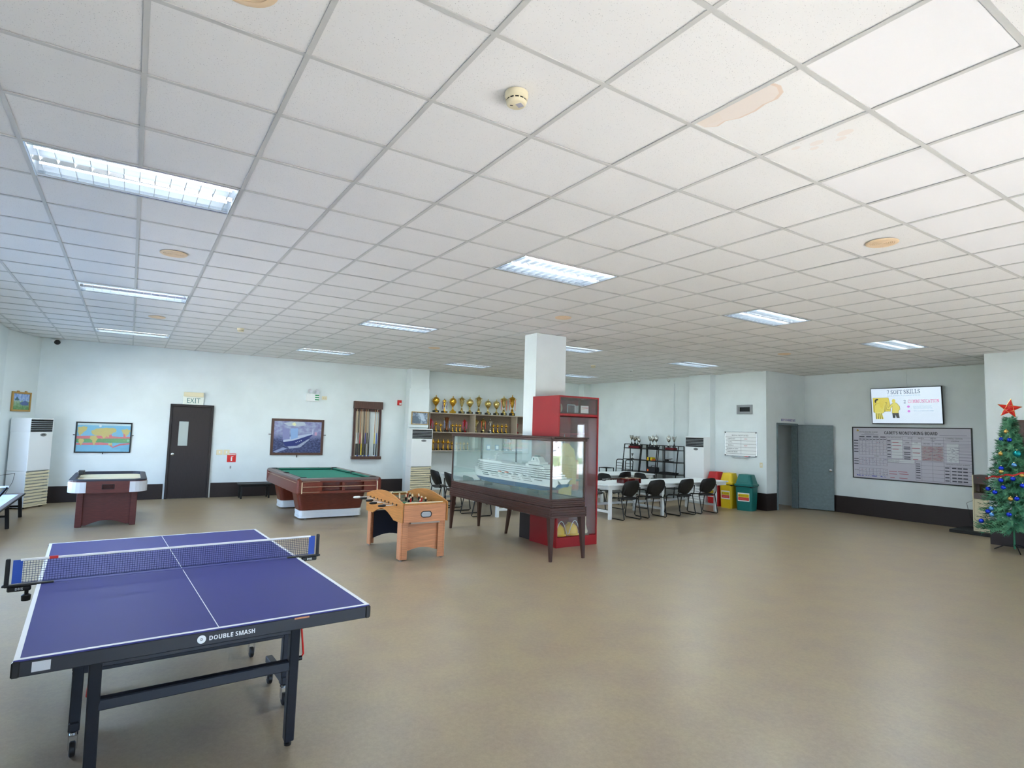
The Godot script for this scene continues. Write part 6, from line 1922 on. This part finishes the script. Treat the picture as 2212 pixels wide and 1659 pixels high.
func christmas_tree() -> void:
	var cx := 12.25
	var cz := -3.59
	var t := thing("christmas_tree", "green artificial christmas tree at the right edge", "christmas tree", V(cx, 0, cz))
	tubep("pole", [V(0, 0.05, 0), V(0, 2.2, 0)], 0.016, "needles", t, 8)
	for k in 3:
		var a := TAU * k / 3 + 0.5
		tubep("stand_leg", [V(0, 0.12, 0), V(cos(a) * 0.12, 0.1, sin(a) * 0.12), V(cos(a) * 0.27, 0.008, sin(a) * 0.27)], 0.008, "black_metal", t, 6)
	var rng := RandomNumberGenerator.new()
	rng.seed = 24
	var dark := MB.new()
	var light := MB.new()
	for k in 950:
		var f := pow(rng.randf(), 0.8)
		var y := 0.32 + (1.0 - f) * 1.86
		var r := 0.52 * pow(maxf(0.0, 1.0 - (y - 0.25) / 2.02), 0.85) * rng.randf_range(0.7, 1.02) + 0.02
		var a := rng.randf() * TAU
		var dirv := V(cos(a), 0, sin(a))
		var p0 := V(0, y + 0.05, 0) + dirv * 0.02
		var p1 := V(0, y - 0.04 * r, 0) + dirv * r
		var tipup := rng.randf_range(-0.02, 0.06)
		var dst: MB = light if rng.randf() < 0.42 else dark
		var n := 12 + int(r * 40)
		for i in n:
			var s := 0.2 + 0.82 * i / float(n)
			var p := p0.lerp(p1, s) + V(0, tipup * s * s, 0)
			var side := dirv.cross(Vector3.UP)
			var tw := rng.randf() * TAU
			var d := (dirv * 0.75 + (side * cos(tw) + Vector3.UP * sin(tw)) * 0.8).normalized()
			var ln := rng.randf_range(0.05, 0.085)
			var wv := d.cross(dirv + V(0.01, 0.3, 0)).normalized() * 0.0055
			var nn := (dirv + V(0, 0.4, 0) + d * 0.3).normalized()
			dst.tri(p - wv, p + wv, p + d * ln, nn, nn, nn)
	var fo := part("needles", dark, "needles", t)
	fo.set_meta("kind", "stuff")
	var fl := part("needle_tips", light, "needles_light", t)
	fl.set_meta("kind", "stuff")
	# star: five-pointed, faceted, gold edged
	var st := thing("tree_star", "red five pointed star with gold edges on the tree top", "star", V(12.2, 2.347, -3.575), -PI / 2 - deg_to_rad(-16) + 0.0)
	st.rotation = V(0, atan2(-12.2, 3.575), deg_to_rad(-8))
	var sm := MB.new()
	var outl := MB.new()
	for k in 5:
		var a0 := PI / 2 + TAU * k / 5
		var tip := V(cos(a0) * 0.165, sin(a0) * 0.165, 0)
		for s in [-1, 1]:
			var a1: float = a0 + s * TAU / 10
			var vl := V(cos(a1) * 0.068, sin(a1) * 0.068, 0)
			sm.fix3(V(0, 0, 0.045), tip, vl, Vector3.ZERO)
			sm.fix3(V(0, 0, -0.045), tip, vl, Vector3.ZERO)
			outl.tube([tip, vl], 0.0035, 5)
	part("points", sm, "pure_red", st)
	part("gold_edging", outl, "pale_gold", st)
	var pent := MB.new()
	var pp := []
	for k in 6: pp.append(V(cos(PI / 2 + TAU * (k + 0.5) / 5) * 0.062, sin(PI / 2 + TAU * (k + 0.5) / 5) * 0.062, 0.03))
	pent.tube(pp, 0.004, 5)
	part("gold_pentagon", pent, "pale_gold", st)
	var balls := BALLS
	for k in balls.size():
		var q: Array = balls[k]
		var cn: Dictionary = {"gold": "gold", "blue": "dark blue", "teal": "turquoise", "sky": "pale blue"}
		var hgt := "high on" if q[1] > 1.5 else ("in the middle of" if q[1] > 0.9 else "low on")
		var same := 1
		for j in k:
			var o: Array = balls[j]
			var h2 := "high on" if o[1] > 1.5 else ("in the middle of" if o[1] > 0.9 else "low on")
			if o[3] == q[3] and h2 == hgt: same += 1
		var o := thing("bauble", "%s bauble %s the christmas tree, %s from the top" % [cn[q[3]], hgt, ORD[same - 1]], "bauble", V(q[0], q[1], q[2]), 0, "christmas baubles")
		var r := 0.056 if q[3] == "teal" else 0.037
		var mb := MB.new()
		mb.ball(Vector3.ZERO, Vector3.ONE * r, 18)
		part("ball", mb, "bauble_" + q[3], o)
		lathep("cap", [Vector2(0, r - 0.003), Vector2(0.009, r - 0.003), Vector2(0.009, r + 0.008), Vector2(0, r + 0.009)], "pale_gold", o, Vector3.ZERO, 10)
	# red ribbon wound round the tree
	var rb := thing("tree_ribbon", "red ribbon wound across the middle of the christmas tree", "ribbon", V(cx, 0, cz))
	for seg in [[2.35, 4.3, 1.3, 1.17]]:
		var m := MB.new()
		var n := 16
		for k in n:
			var a: float = lerpf(seg[0], seg[1], k / float(n))
			var b: float = lerpf(seg[0], seg[1], (k + 1) / float(n))
			var ya: float = lerpf(seg[2], seg[3], k / float(n)) + 0.012 * sin(k * 1.3)
			var yb: float = lerpf(seg[2], seg[3], (k + 1) / float(n)) + 0.012 * sin((k + 1) * 1.3)
			var ra := 0.56 * pow(maxf(0.0, 1.0 - (ya - 0.25) / 2.02), 0.85) + 0.015
			var pa := V(cos(a) * ra, ya, sin(a) * ra)
			var pb := V(cos(b) * ra, yb, sin(b) * ra)
			m.quad(pa - V(0, 0.014, 0), pb - V(0, 0.014, 0), pb + V(0, 0.014, 0), pa + V(0, 0.014, 0))
			m.quad(pb - V(0, 0.014, 0) * 0.9, pa - V(0, 0.014, 0) * 0.9, pa + V(0, 0.014, 0) * 0.9, pb + V(0, 0.014, 0) * 0.9)
		part("ribbon_band", m, "pure_red", rb)
	var wb := thing("pin_board", "brown framed board on the white wall behind the christmas tree", "board", V(12.82, 1.55, -3.25), -PI / 2)
	boxp("panel", V(0, 0, 0.012), V(1.1, 1.2, 0.02), "brown_frame", wb)
	part("frame", frame4(1.16, 1.26, 0.04, 0.03, at(0, 0, 0)), "dark_wood", wb)

const BALLS := [[12.149, 1.963, -3.612, "gold"], [12.137, 1.839, -3.674, "blue"], [12.109, 1.828, -3.564, "blue"], [12.055, 1.595, -3.666, "gold"], [12.087, 1.609, -3.465, "teal"], [12.017, 1.426, -3.49, "sky"], [11.986, 1.364, -3.649, "blue"], [11.97, 1.306, -3.642, "gold"], [11.935, 1.17, -3.642, "blue"], [11.955, 1.204, -3.492, "blue"], [12.025, 1.266, -3.399, "gold"], [11.987, 1.012, -3.834, "blue"], [11.903, 0.969, -3.717, "blue"], [11.903, 1.058, -3.604, "blue"], [11.985, 1.105, -3.383, "blue"], [11.869, 0.886, -3.507, "gold"], [11.894, 0.896, -3.436, "blue"], [11.85, 0.707, -3.756, "sky"], [11.859, 0.652, -3.806, "blue"], [11.821, 0.612, -3.743, "sky"], [11.808, 0.642, -3.516, "blue"], [11.881, 0.484, -3.906, "blue"]]

# ---------------------------------------------------------------- things on the walls
func map_image() -> Image:
	var im := Image.create(480, 280, false, Image.FORMAT_RGB8)
	im.fill(Color(0.42, 0.72, 0.86))
	var red := Color(0.86, 0.36, 0.4)
	var grn := Color(0.3, 0.62, 0.32)
	var yl := Color(0.8, 0.72, 0.34)
	var rng := RandomNumberGenerator.new()
	rng.seed = 8
	im.fill_rect(Rect2i(0, 0, 480, 22), Color(0.78, 0.86, 0.88))
	fill_poly(im, [[0, 0.46], [0.3, 0.44], [0.56, 0.44], [0.8, 0.47], [1, 0.46], [1, 0.54], [0, 0.56]], red)
	fill_poly(im, [[0, 0.55], [1, 0.52], [1, 0.68], [0, 0.68]], grn)
	fill_poly(im, [[0, 0.7], [0.45, 0.67], [0.62, 0.7], [0.68, 0.82], [0.8, 0.72], [1, 0.68], [1, 0.73], [0.8, 0.78], [0.68, 0.86], [0.6, 0.76], [0, 0.76]], red)
	for p in [[[0.02, 0.16], [0.12, 0.12], [0.2, 0.14], [0.17, 0.26], [0.12, 0.34], [0.08, 0.42], [0.06, 0.46], [0.02, 0.32]], [[0.06, 0.54], [0.13, 0.56], [0.15, 0.62], [0.11, 0.72], [0.09, 0.84], [0.07, 0.72], [0.04, 0.6]], [[0.25, 0.46], [0.36, 0.44], [0.39, 0.54], [0.37, 0.62], [0.34, 0.76], [0.31, 0.76], [0.29, 0.6], [0.24, 0.54]], [[0.27, 0.26], [0.36, 0.2], [0.5, 0.16], [0.66, 0.16], [0.74, 0.22], [0.7, 0.32], [0.62, 0.38], [0.6, 0.5], [0.54, 0.46], [0.5, 0.54], [0.46, 0.44], [0.38, 0.44], [0.3, 0.4], [0.26, 0.34]], [[0.58, 0.7], [0.66, 0.68], [0.68, 0.76], [0.6, 0.78]], [[0.8, 0.22], [0.92, 0.18], [0.99, 0.24], [0.96, 0.38], [0.9, 0.46], [0.86, 0.36]]]:
		var rough := []
		for i in p.size():
			var a: Array = p[i]
			var b: Array = p[(i + 1) % p.size()]
			for k in 5: rough.append([lerpf(a[0], b[0], k / 5.0) + rng.randf_range(-0.009, 0.009), lerpf(a[1], b[1], k / 5.0) + rng.randf_range(-0.016, 0.016)])
		fill_poly(im, rough, yl)
	for k in 30: fill_oval(im, rng.randf_range(0.3, 0.95), rng.randf_range(0.3, 0.75), 0.006, 0.008, yl, 7)
	fill_poly(im, [[0.86, 0.34], [0.9, 0.4], [0.91, 0.54], [0.87, 0.5]], red)
	fill_poly(im, [[0.59, 0.42], [0.64, 0.38], [0.66, 0.5], [0.6, 0.54]], red)
	fill_oval(im, 0.96, 0.6, 0.025, 0.045, Color(0.5, 0.8, 0.6))
	fill_oval(im, 0.42, 0.1, 0.025, 0.04, Color(0.85, 0.9, 0.92))
	return im

func ship_image() -> Image:
	var im := Image.create(360, 260, false, Image.FORMAT_RGB8)
	var f := FastNoiseLite.new()
	f.seed = 6
	f.frequency = 0.02
	for y in 260:
		for x in 360:
			var n := f.get_noise_2d(x, y * 1.5)
			var c := Color(0.5, 0.5, 0.68).lerp(Color(0.66, 0.7, 0.8), 0.5 + n * 0.9)
			var sea := Color(0.16, 0.19, 0.36).lerp(Color(0.4, 0.46, 0.62), clampf(0.3 + f.get_noise_2d(x * 2.0, y * 5.0) * 0.9, 0, 1))
			c = c.lerp(sea, smoothstep(90.0, 175.0, y + n * 30.0))
			im.set_pixel(x, y, c)
	fill_poly(im, [[0.2, 0.08], [0.35, 0.02], [0.62, 0.03], [0.66, 0.12], [0.5, 0.17], [0.3, 0.16]], Color(0.72, 0.76, 0.8))
	fill_poly(im, [[0.36, 0.1], [0.42, 0.04], [0.46, 0.12], [0.42, 0.16]], Color(0.88, 0.88, 0.7))
	fill_poly(im, [[0.19, 0.62], [0.3, 0.5], [0.8, 0.38], [0.81, 0.43], [0.72, 0.55], [0.45, 0.78], [0.26, 0.79]], Color(0.14, 0.19, 0.46))
	fill_poly(im, [[0.2, 0.62], [0.3, 0.5], [0.8, 0.38], [0.8, 0.41], [0.44, 0.6], [0.22, 0.66]], Color(0.72, 0.76, 0.84))
	fill_poly(im, [[0.34, 0.24], [0.5, 0.22], [0.5, 0.52], [0.36, 0.58]], Color(0.55, 0.68, 0.85))
	fill_poly(im, [[0.18, 0.22], [0.32, 0.24], [0.34, 0.56], [0.2, 0.6]], Color(0.52, 0.54, 0.72))
	fill_poly(im, [[0.3, 0.79], [0.5, 0.77], [0.72, 0.56], [0.76, 0.56], [0.56, 0.82], [0.34, 0.86]], Color(0.62, 0.66, 0.76))
	fill_poly(im, [[0.02, 0.95], [0.22, 0.82], [0.3, 0.86], [0.08, 0.99]], Color(0.55, 0.6, 0.75))
	for k in 4: fill_poly(im, [[0.46 + k * 0.035, 0.66 - k * 0.02], [0.48 + k * 0.035, 0.65 - k * 0.02], [0.475 + k * 0.035, 0.69 - k * 0.02]], Color(0.85, 0.87, 0.9))
	fill_poly(im, [[0.8, 0.25], [0.82, 0.25], [0.82, 0.42], [0.8, 0.42]], Color(0.75, 0.77, 0.85))
	fill_poly(im, [[0.85, 0.34], [0.9, 0.34], [0.9, 0.44], [0.85, 0.44]], Color(0.78, 0.6, 0.72))
	return im

func mountain_image(green: bool) -> Image:
	var im := Image.create(200, 150, false, Image.FORMAT_RGB8)
	var f := FastNoiseLite.new()
	f.seed = 17
	f.frequency = 0.03
	for y in 150:
		for x in 200:
			var n := f.get_noise_2d(x, y)
			var v := y / 150.0
			var c := Color(0.42, 0.56, 0.82).lerp(Color(0.72, 0.8, 0.9), clampf(0.5 + n, 0, 1))
			if green:
				if v > 0.45 + 0.12 * n: c = Color(0.62, 0.72, 0.62).lerp(Color(0.36, 0.55, 0.3), clampf((v - 0.4) * 1.8 + n * 0.6, 0, 1))
			else:
				c = Color(0.32, 0.38, 0.52).lerp(Color(0.68, 0.74, 0.82), clampf(0.5 + n * 1.4, 0, 1))
			im.set_pixel(x, y, c)
	if green:
		fill_poly(im, [[0.1, 0.42], [0.25, 0.2], [0.38, 0.4], [0.3, 0.44]], Color(0.2, 0.38, 0.42))
		fill_poly(im, [[0.4, 0.62], [0.55, 0.5], [0.75, 0.42], [0.95, 0.55], [0.95, 0.7], [0.6, 0.72]], Color(0.3, 0.4, 0.6))
	else:
		fill_poly(im, [[0.0, 0.4], [0.2, 0.25], [0.45, 0.55], [0.55, 0.95], [0.0, 0.95]], Color(0.26, 0.33, 0.45))
		fill_poly(im, [[0.4, 0.05], [0.7, 0.1], [0.8, 0.5], [0.9, 0.75], [0.6, 0.7], [0.5, 0.35]], Color(0.78, 0.83, 0.9))
	return im

func framed(called: String, label: String, pos: Vector3, turn: float, w: float, h: float, t: float, im: Image, fm: String, glassy: bool) -> Node3D:
	var o := thing(called, label, "picture", pos, turn)
	boxp("backing", V(0, 0, 0.006), V(w - t, h - t, 0.01), "black", o)
	card("print", picture(im, 0.4), o, w - t * 1.6, h - t * 1.6, at(0, 0, 0.0125))
	part("frame", frame4(w, h, t, 0.03, at(0, 0, 0)), fm, o)
	if glassy: boxp("glazing", V(0, 0, 0.018), V(w - t * 2 + 0.004, h - t * 2 + 0.004, 0.003), "glass", o)
	return o

func wall_things() -> void:
	# world map and ship painting, each held by wooden pegs
	var mp := framed("framed_world_map", "black framed world map in coloured bands, left of the brown door", V(-0.44, 1.345, ZB), 0, 0.99, 0.65, 0.026, map_image(), "black", true)
	for p in [V(-0.515, 0.05, 0.02), V(0.515, 0.05, 0.02), V(0, -0.335, 0.02)]: boxp("peg", p, V(0.035, 0.016, 0.03) if absf(p.x) > 0.1 else V(0.016, 0.035, 0.03), "black", mp)
	var sp := framed("framed_ship_painting", "dark framed painting of a ship at sea above the pool table", V(3.55, 1.425, ZB), 0, 1.27, 0.9, 0.06, ship_image(), "dark_wood", false)
	for p in [V(-0.66, 0.06, 0.02), V(0.66, 0.06, 0.02), V(0, -0.475, 0.02)]: boxp("peg", p, V(0.06, 0.016, 0.03) if absf(p.x) > 0.1 else V(0.016, 0.06, 0.03), "black", sp)
	# exit sign
	var e := thing("exit_sign", "cream exit sign box with green letters over the brown door", "exit sign", V(1.19, 2.27, ZB))
	boxp("housing", V(0, 0.085, 0.04), V(0.4, 0.1, 0.08), "cream", e, 0.006)
	boxp("sign_plate", V(0, -0.05, 0.03), V(0.42, 0.2, 0.02), "exit_plate", e, 0.003)
	text("lettering", "EXIT", 0.11, "ink_green", e, at(0, -0.055, 0.0405), 0.95, false, 0.0012)
	# twin head emergency lamp and its socket
	var em := thing("emergency_light", "white twin head emergency light high above the ship painting", "emergency light", V(3.86, 2.47, ZB))
	boxp("case", V(0, -0.03, 0.03), V(0.33, 0.2, 0.06), "white_paint", em, 0.008)
	for s in [-1, 1]:
		lathep("lamp_head", [Vector2(0, 0), Vector2(0.035, 0), Vector2(0.06, 0.05), Vector2(0.06, 0.065), Vector2(0.05, 0.06), Vector2(0, 0.03)], "board_cell", em, V(s * 0.085 + 0.0, 0.12, 0.03), 16, Basis(Vector3.RIGHT, PI / 2))
		boxp("bracket", V(s * 0.085, 0.075, 0.03), V(0.03, 0.03, 0.02), "white_paint", em)
	for k in 3: boxp("green_mark", V(0.1, -0.085 + k * 0.055, 0.061), V(0.1, 0.028, 0.002), "green_mark", em)
	var so := thing("wall_socket", "small cream socket beside the emergency light", "socket", V(4.16, 2.44, ZB))
	boxp("plate", V(0, 0, 0.006), V(0.13, 0.09, 0.012), "cream", so, 0.004)
	for s in [-1, 1]: boxp("slot", V(s * 0.02, 0, 0.0125), V(0.006, 0.02, 0.002), "dark_slot", so)
	# switches, extinguisher sign, hook
	var sw := thing("light_switch", "pair of cream light switch plates right of the brown door", "switch", V(1.88, 1.04, ZB))
	for s in [-1, 1]:
		boxp("plate", V(s * 0.075, 0, 0.005), V(0.13, 0.12, 0.01), "cream", sw, 0.004)
		boxp("rocker", V(s * 0.075, 0, 0.012), V(0.03, 0.055, 0.01), "white_paint", sw, 0.003)
	var fx := thing("extinguisher_sign", "red fire extinguisher sign with white symbol", "sign", V(2.07, 0.91, ZB))
	boxp("plate", V(0, 0, 0.003), V(0.19, 0.2, 0.006), "pure_red", fx)
	boxp("white_strip", V(0, 0.075, 0.0065), V(0.17, 0.02, 0.001), "paper", fx)
	var sy := MB.new()
	sy.box(V(0, -0.03, 0.0068), V(0.03, 0.09, 0.001))
	sy.box(V(0.012, 0.03, 0.0068), V(0.05, 0.012, 0.001))
	part("symbol", sy, "paper", fx)
	var hk := thing("wall_hook", "small grey bracket on the wall below the extinguisher sign", "bracket", V(2.06, 0.69, ZB))
	boxp("plate", V(0, 0, 0.004), V(0.03, 0.06, 0.008), "steel", hk)
	boxp("hook", V(0, -0.015, 0.02), V(0.012, 0.012, 0.03), "steel", hk)
	# fire alarm pull
	var fa := thing("fire_alarm", "small red fire alarm box left of the white pilaster", "fire alarm", V(6.21, 2.42, ZB))
	boxp("box", V(0, 0, 0.03), V(0.11, 0.14, 0.06), "pure_red", fa, 0.006)
	boxp("lens", V(0.015, -0.03, 0.0615), V(0.06, 0.05, 0.004), "paper", fa)
	# security camera in the left corner of the ceiling
	var cc := thing("security_camera", "small black dome camera under the ceiling in the left corner", "camera", V(-1.36, 3.29, ZB))
	boxp("mount", V(-0.05, 0.03, 0.05), V(0.1, 0.05, 0.1), "white_paint", cc, 0.008)
	var cb := MB.new()
	cb.ball(V(0, -0.0, 0.09), V(0.055, 0.05, 0.055), 14)
	part("dome", cb, "black", cc)
	# cue rack
	var z := ZB
	var rk := thing("cue_rack", "tall dark wooden cue rack on the back wall", "cue rack", V(5.32, 0, z))
	boxp("header", V(0, 2.305, 0.06), V(0.79, 0.2, 0.1), "dark_wood", rk, 0.006)
	boxp("header_trim", V(0.01, 2.415, 0.06), V(0.76, 0.022, 0.1), "white_paint", rk, 0.003)
	boxp("inner_rail", V(0, 2.17, 0.04), V(0.7, 0.06, 0.05), "pool_dark", rk)
	for s in [-1, 1]: boxp("upright", V(s * 0.355, 1.55, 0.025), V(0.05, 1.32, 0.05), "pool_dark", rk, 0.004)
	boxp("base_tray", V(0, 0.91, 0.06), V(0.8, 0.08, 0.12), "dark_wood", rk, 0.006)
	boxp("back_board", V(-0.14, 1.55, 0.006), V(0.4, 1.26, 0.01), "shelf_edge", rk)
	var cu := [[-0.29, "white", "white_gloss", "black"], [-0.245, "silver", "steel", "tt_frame"], [-0.195, "red", "ink_red", "black"], [-0.15, "tan", "inlay", "yellow"], [-0.1, "plain black", "black", "black"], [-0.05, "purple", "ink_blue", "black"], [0.0, "grey", "tt_frame", "steel"], [0.055, "black full length", "black", "black"], [0.2, "yellow banded", "yellow", "black"], [0.26, "blue", "net_blue", "black"]]
	for k in cu.size():
		var q: Array = cu[k]
		var o := thing("pool_cue", "%s pool cue in the wall rack, %s from the left" % [q[1], ORD[k]], "cue", V(5.32 + q[0], 0.951, z + 0.07), 0, "pool cues in the rack")
		tubep("shaft", [V(0, 0.62, 0), V(0, 1.25, -0.005)], [0.0085, 0.006], "inlay" if k % 3 == 0 else ("black" if k % 3 == 1 else "foos_edge"), o, 8)
		tubep("forearm", [V(0, 0.33, 0), V(0, 0.62, 0)], [0.013, 0.009], q[2], o, 8)
		tubep("butt", [V(0, 0.02, 0), V(0, 0.33, 0)], [0.016, 0.013], q[3], o, 8)
		tubep("bumper", [V(0, 0.0, 0), V(0, 0.025, 0)], 0.016, "white_gloss" if k % 2 == 0 else "net_blue", o, 8)
	# paintings on the pilaster and the corner wall
	var bx := thing("wall_box", "white boxed in panel on the pilaster above the air conditioner", "wall panel", V(6.65, 2.29, -14.9))
	boxp("panel", V(0, 0, 0.02), V(0.6, 1.06, 0.04), "wall", bx, 0.004)
	framed("small_waterfall_picture", "small blue grey waterfall picture on the pilaster above the air conditioner", V(6.68, 2.01, -14.858), 0, 0.5, 0.35, 0.02, mountain_image(false), "gilt", true)
	var n := Vector2(0.93, 0.40).normalized()
	var mid := Vector2(-1.815, -14.777)
	var pt := framed("small_mountain_painting", "gilt framed mountain landscape painting in the left corner", V(mid.x + n.x * 0.004, 2.03, mid.y + n.y * 0.004), atan2(n.x, n.y), 0.56, 0.38, 0.035, mountain_image(true), "gilt", false)
	for s in [-0.11, 0.12]: boxp("crest", V(s, 0.2, 0.015), V(0.07, 0.025, 0.02), "gilt", pt, 0.008)
	# whiteboard, vent, switch on the right wall
	var wb := thing("whiteboard", "whiteboard with ruled rows and marker writing above the waste bins", "whiteboard", V(XR, 1.57, -9.17), -PI / 2)
	var w := 0.93
	var h := 0.62
	boxp("panel", V(0, 0, 0.008), V(w - 0.02, h - 0.02, 0.012), "white_gloss", wb)
	part("frame", frame4(w, h, 0.018, 0.02, at(0, 0, 0)), "alu", wb)
	for s in [-1, 1]:
		for q in [-1, 1]: boxp("corner", V(s * (w / 2 - 0.02), q * (h / 2 - 0.02), 0.011), V(0.045, 0.045, 0.022), "tt_frame", wb, 0.01)
	for k in 6: boxp("ruled_line", V(0, 0.17 - k * 0.083, 0.0145), V(w - 0.05, 0.005, 0.001), "ink", wb)
	boxp("ruled_line", V(0.02, -0.04, 0.0145), V(0.005, 0.42, 0.001), "ink", wb)
	for q in [["RULE ALL EXCEPT DUTIES", -0.01, 0.215, 0.034, "ink"], ["LIGHTS OUT", -0.26, 0.13, 0.032, "ink"], ["T.A.P.S.", -0.3, 0.047, 0.032, "ink"], ["REVEILLE", -0.28, -0.036, 0.032, "ink"], ["MORNING ACTIVITY", -0.23, -0.12, 0.03, "ink"], ["ANNOUNCEMENT", -0.23, -0.2, 0.03, "ink"], ["2200H", 0.15, 0.13, 0.026, "ink_red"], ["0500H", 0.15, -0.036, 0.026, "ink_red"]]:
		text("handwriting", q[0], q[3], q[4], wb, at(q[1], q[2], 0.0146), 0.9, false, 0.0006)
	boxp("pen_tray", V(0.0, -0.325, 0.03), V(0.5, 0.012, 0.06), "alu", wb)
	var pn := thing("marker_pen", "red marker pen on the whiteboard tray", "pen", V(XR - 0.03, 1.2585, -8.98), -PI / 2)
	tubep("barrel", [V(-0.06, 0.008, 0), V(0.05, 0.008, 0)], 0.008, "pure_red", pn, 8)
	tubep("cap", [V(0.05, 0.008, 0), V(0.09, 0.008, 0)], 0.009, "ink", pn, 8)
	var vt := thing("small_window", "small dark window in a grey frame high on the right wall", "window", V(XR, 2.44, -9.05), -PI / 2)
	boxp("pane", V(0, 0, -0.02), V(0.32, 0.13, 0.006), "dark_passage_pane", vt)  # black sheet standing for the unlit passage beyond
	part("frame", frame4(0.44, 0.23, 0.06, 0.03, at(0, 0, 0)), "steel", vt)
	var s3 := thing("wall_switch", "small cream switch on the wall end beside the grey door", "switch", V(XR, 1.08, -8.6), -PI / 2)
	boxp("plate", V(0, 0, 0.004), V(0.075, 0.12, 0.008), "cream", s3, 0.003)
	boxp("rocker", V(0, 0, 0.01), V(0.022, 0.05, 0.008), "white_paint", s3, 0.002)
	# low dark bench along the back wall behind the pool table
	var bn := thing("low_bench", "low black bench against the back wall left of the pool table", "bench", V(2.55, 0, -14.85))
	boxp("seat", V(0, 0.325, 0), V(0.72, 0.035, 0.36), "black", bn, 0.006)
	for s in [-1, 1]:
		for q in [-1, 1]: tubep_sq("leg", V(s * 0.3, 0.31, q * 0.13), V(s * 0.3, 0, q * 0.14), 0.035, bn, "black_metal")
		boxp("rail", V(0, 0.28, s * 0.13), V(0.6, 0.03, 0.02), "black_metal", bn)

func left_corner() -> void:
	var t := thing("low_table", "low dark framed table with a grey glossy top at the left edge", "table", V(-1.72, 0, -12.15))
	var w := 0.52
	var l := 2.5
	boxp("tabletop", V(0, 0.39, 0), V(w, 0.022, l), "rail_top", t, 0.004)
	boxp("inset_panel", V(0, 0.4015, 0), V(w - 0.12, 0.003, l - 0.5), "white_gloss", t)
	part("edge_frame", frame4(w + 0.012, l + 0.012, 0.024, 0.03, Transform3D(Basis(Vector3.RIGHT, -PI / 2), V(0, 0.37, 0))), "black_metal", t)
	for z in [-1.1, 0.18, 1.1]:
		for s in [-1, 1]: tubep_sq("leg", V(s * (w / 2 - 0.05), 0.375, z), V(s * (w / 2 - 0.02), 0, z + 0.02), 0.05, t, "black_metal")
		boxp("cross_bar", V(0, 0.19, z), V(w - 0.1, 0.03, 0.03), "black_metal", t)
	var b := thing("folded_frame", "black metal frame with a pale top bar resting on the low table", "frame", V(-1.8, 0.4035, -12.3))
	tubep_sq("arm", V(0.1, 0.0, 0.0), V(0.22, 0.2, -0.12), 0.03, b, "black_metal")
	tubep_sq("arm", V(-0.12, 0.0, 0.0), V(-0.02, 0.2, -0.12), 0.03, b, "black_metal")
	boxp("top_bar", V(0.09, 0.2, -0.12), V(0.3, 0.03, 0.04), "board_cell", b, 0.006)
	boxp("foot_bar", V(0, 0.012, 0), V(0.3, 0.024, 0.03), "black_metal", b)
	var wr := tubep("hanging_wire", [V(-2.0, 0.72, -12.6), V(-1.8, 0.74, -13.0), V(-1.62, 0.75, -13.35), V(-1.64, 0.6, -13.36), V(-1.72, 0.4035, -13.3)], 0.004, "black", self, 6)
	tag(wr, "thin dark wire drooping to the low table beside the air conditioner", "wire")
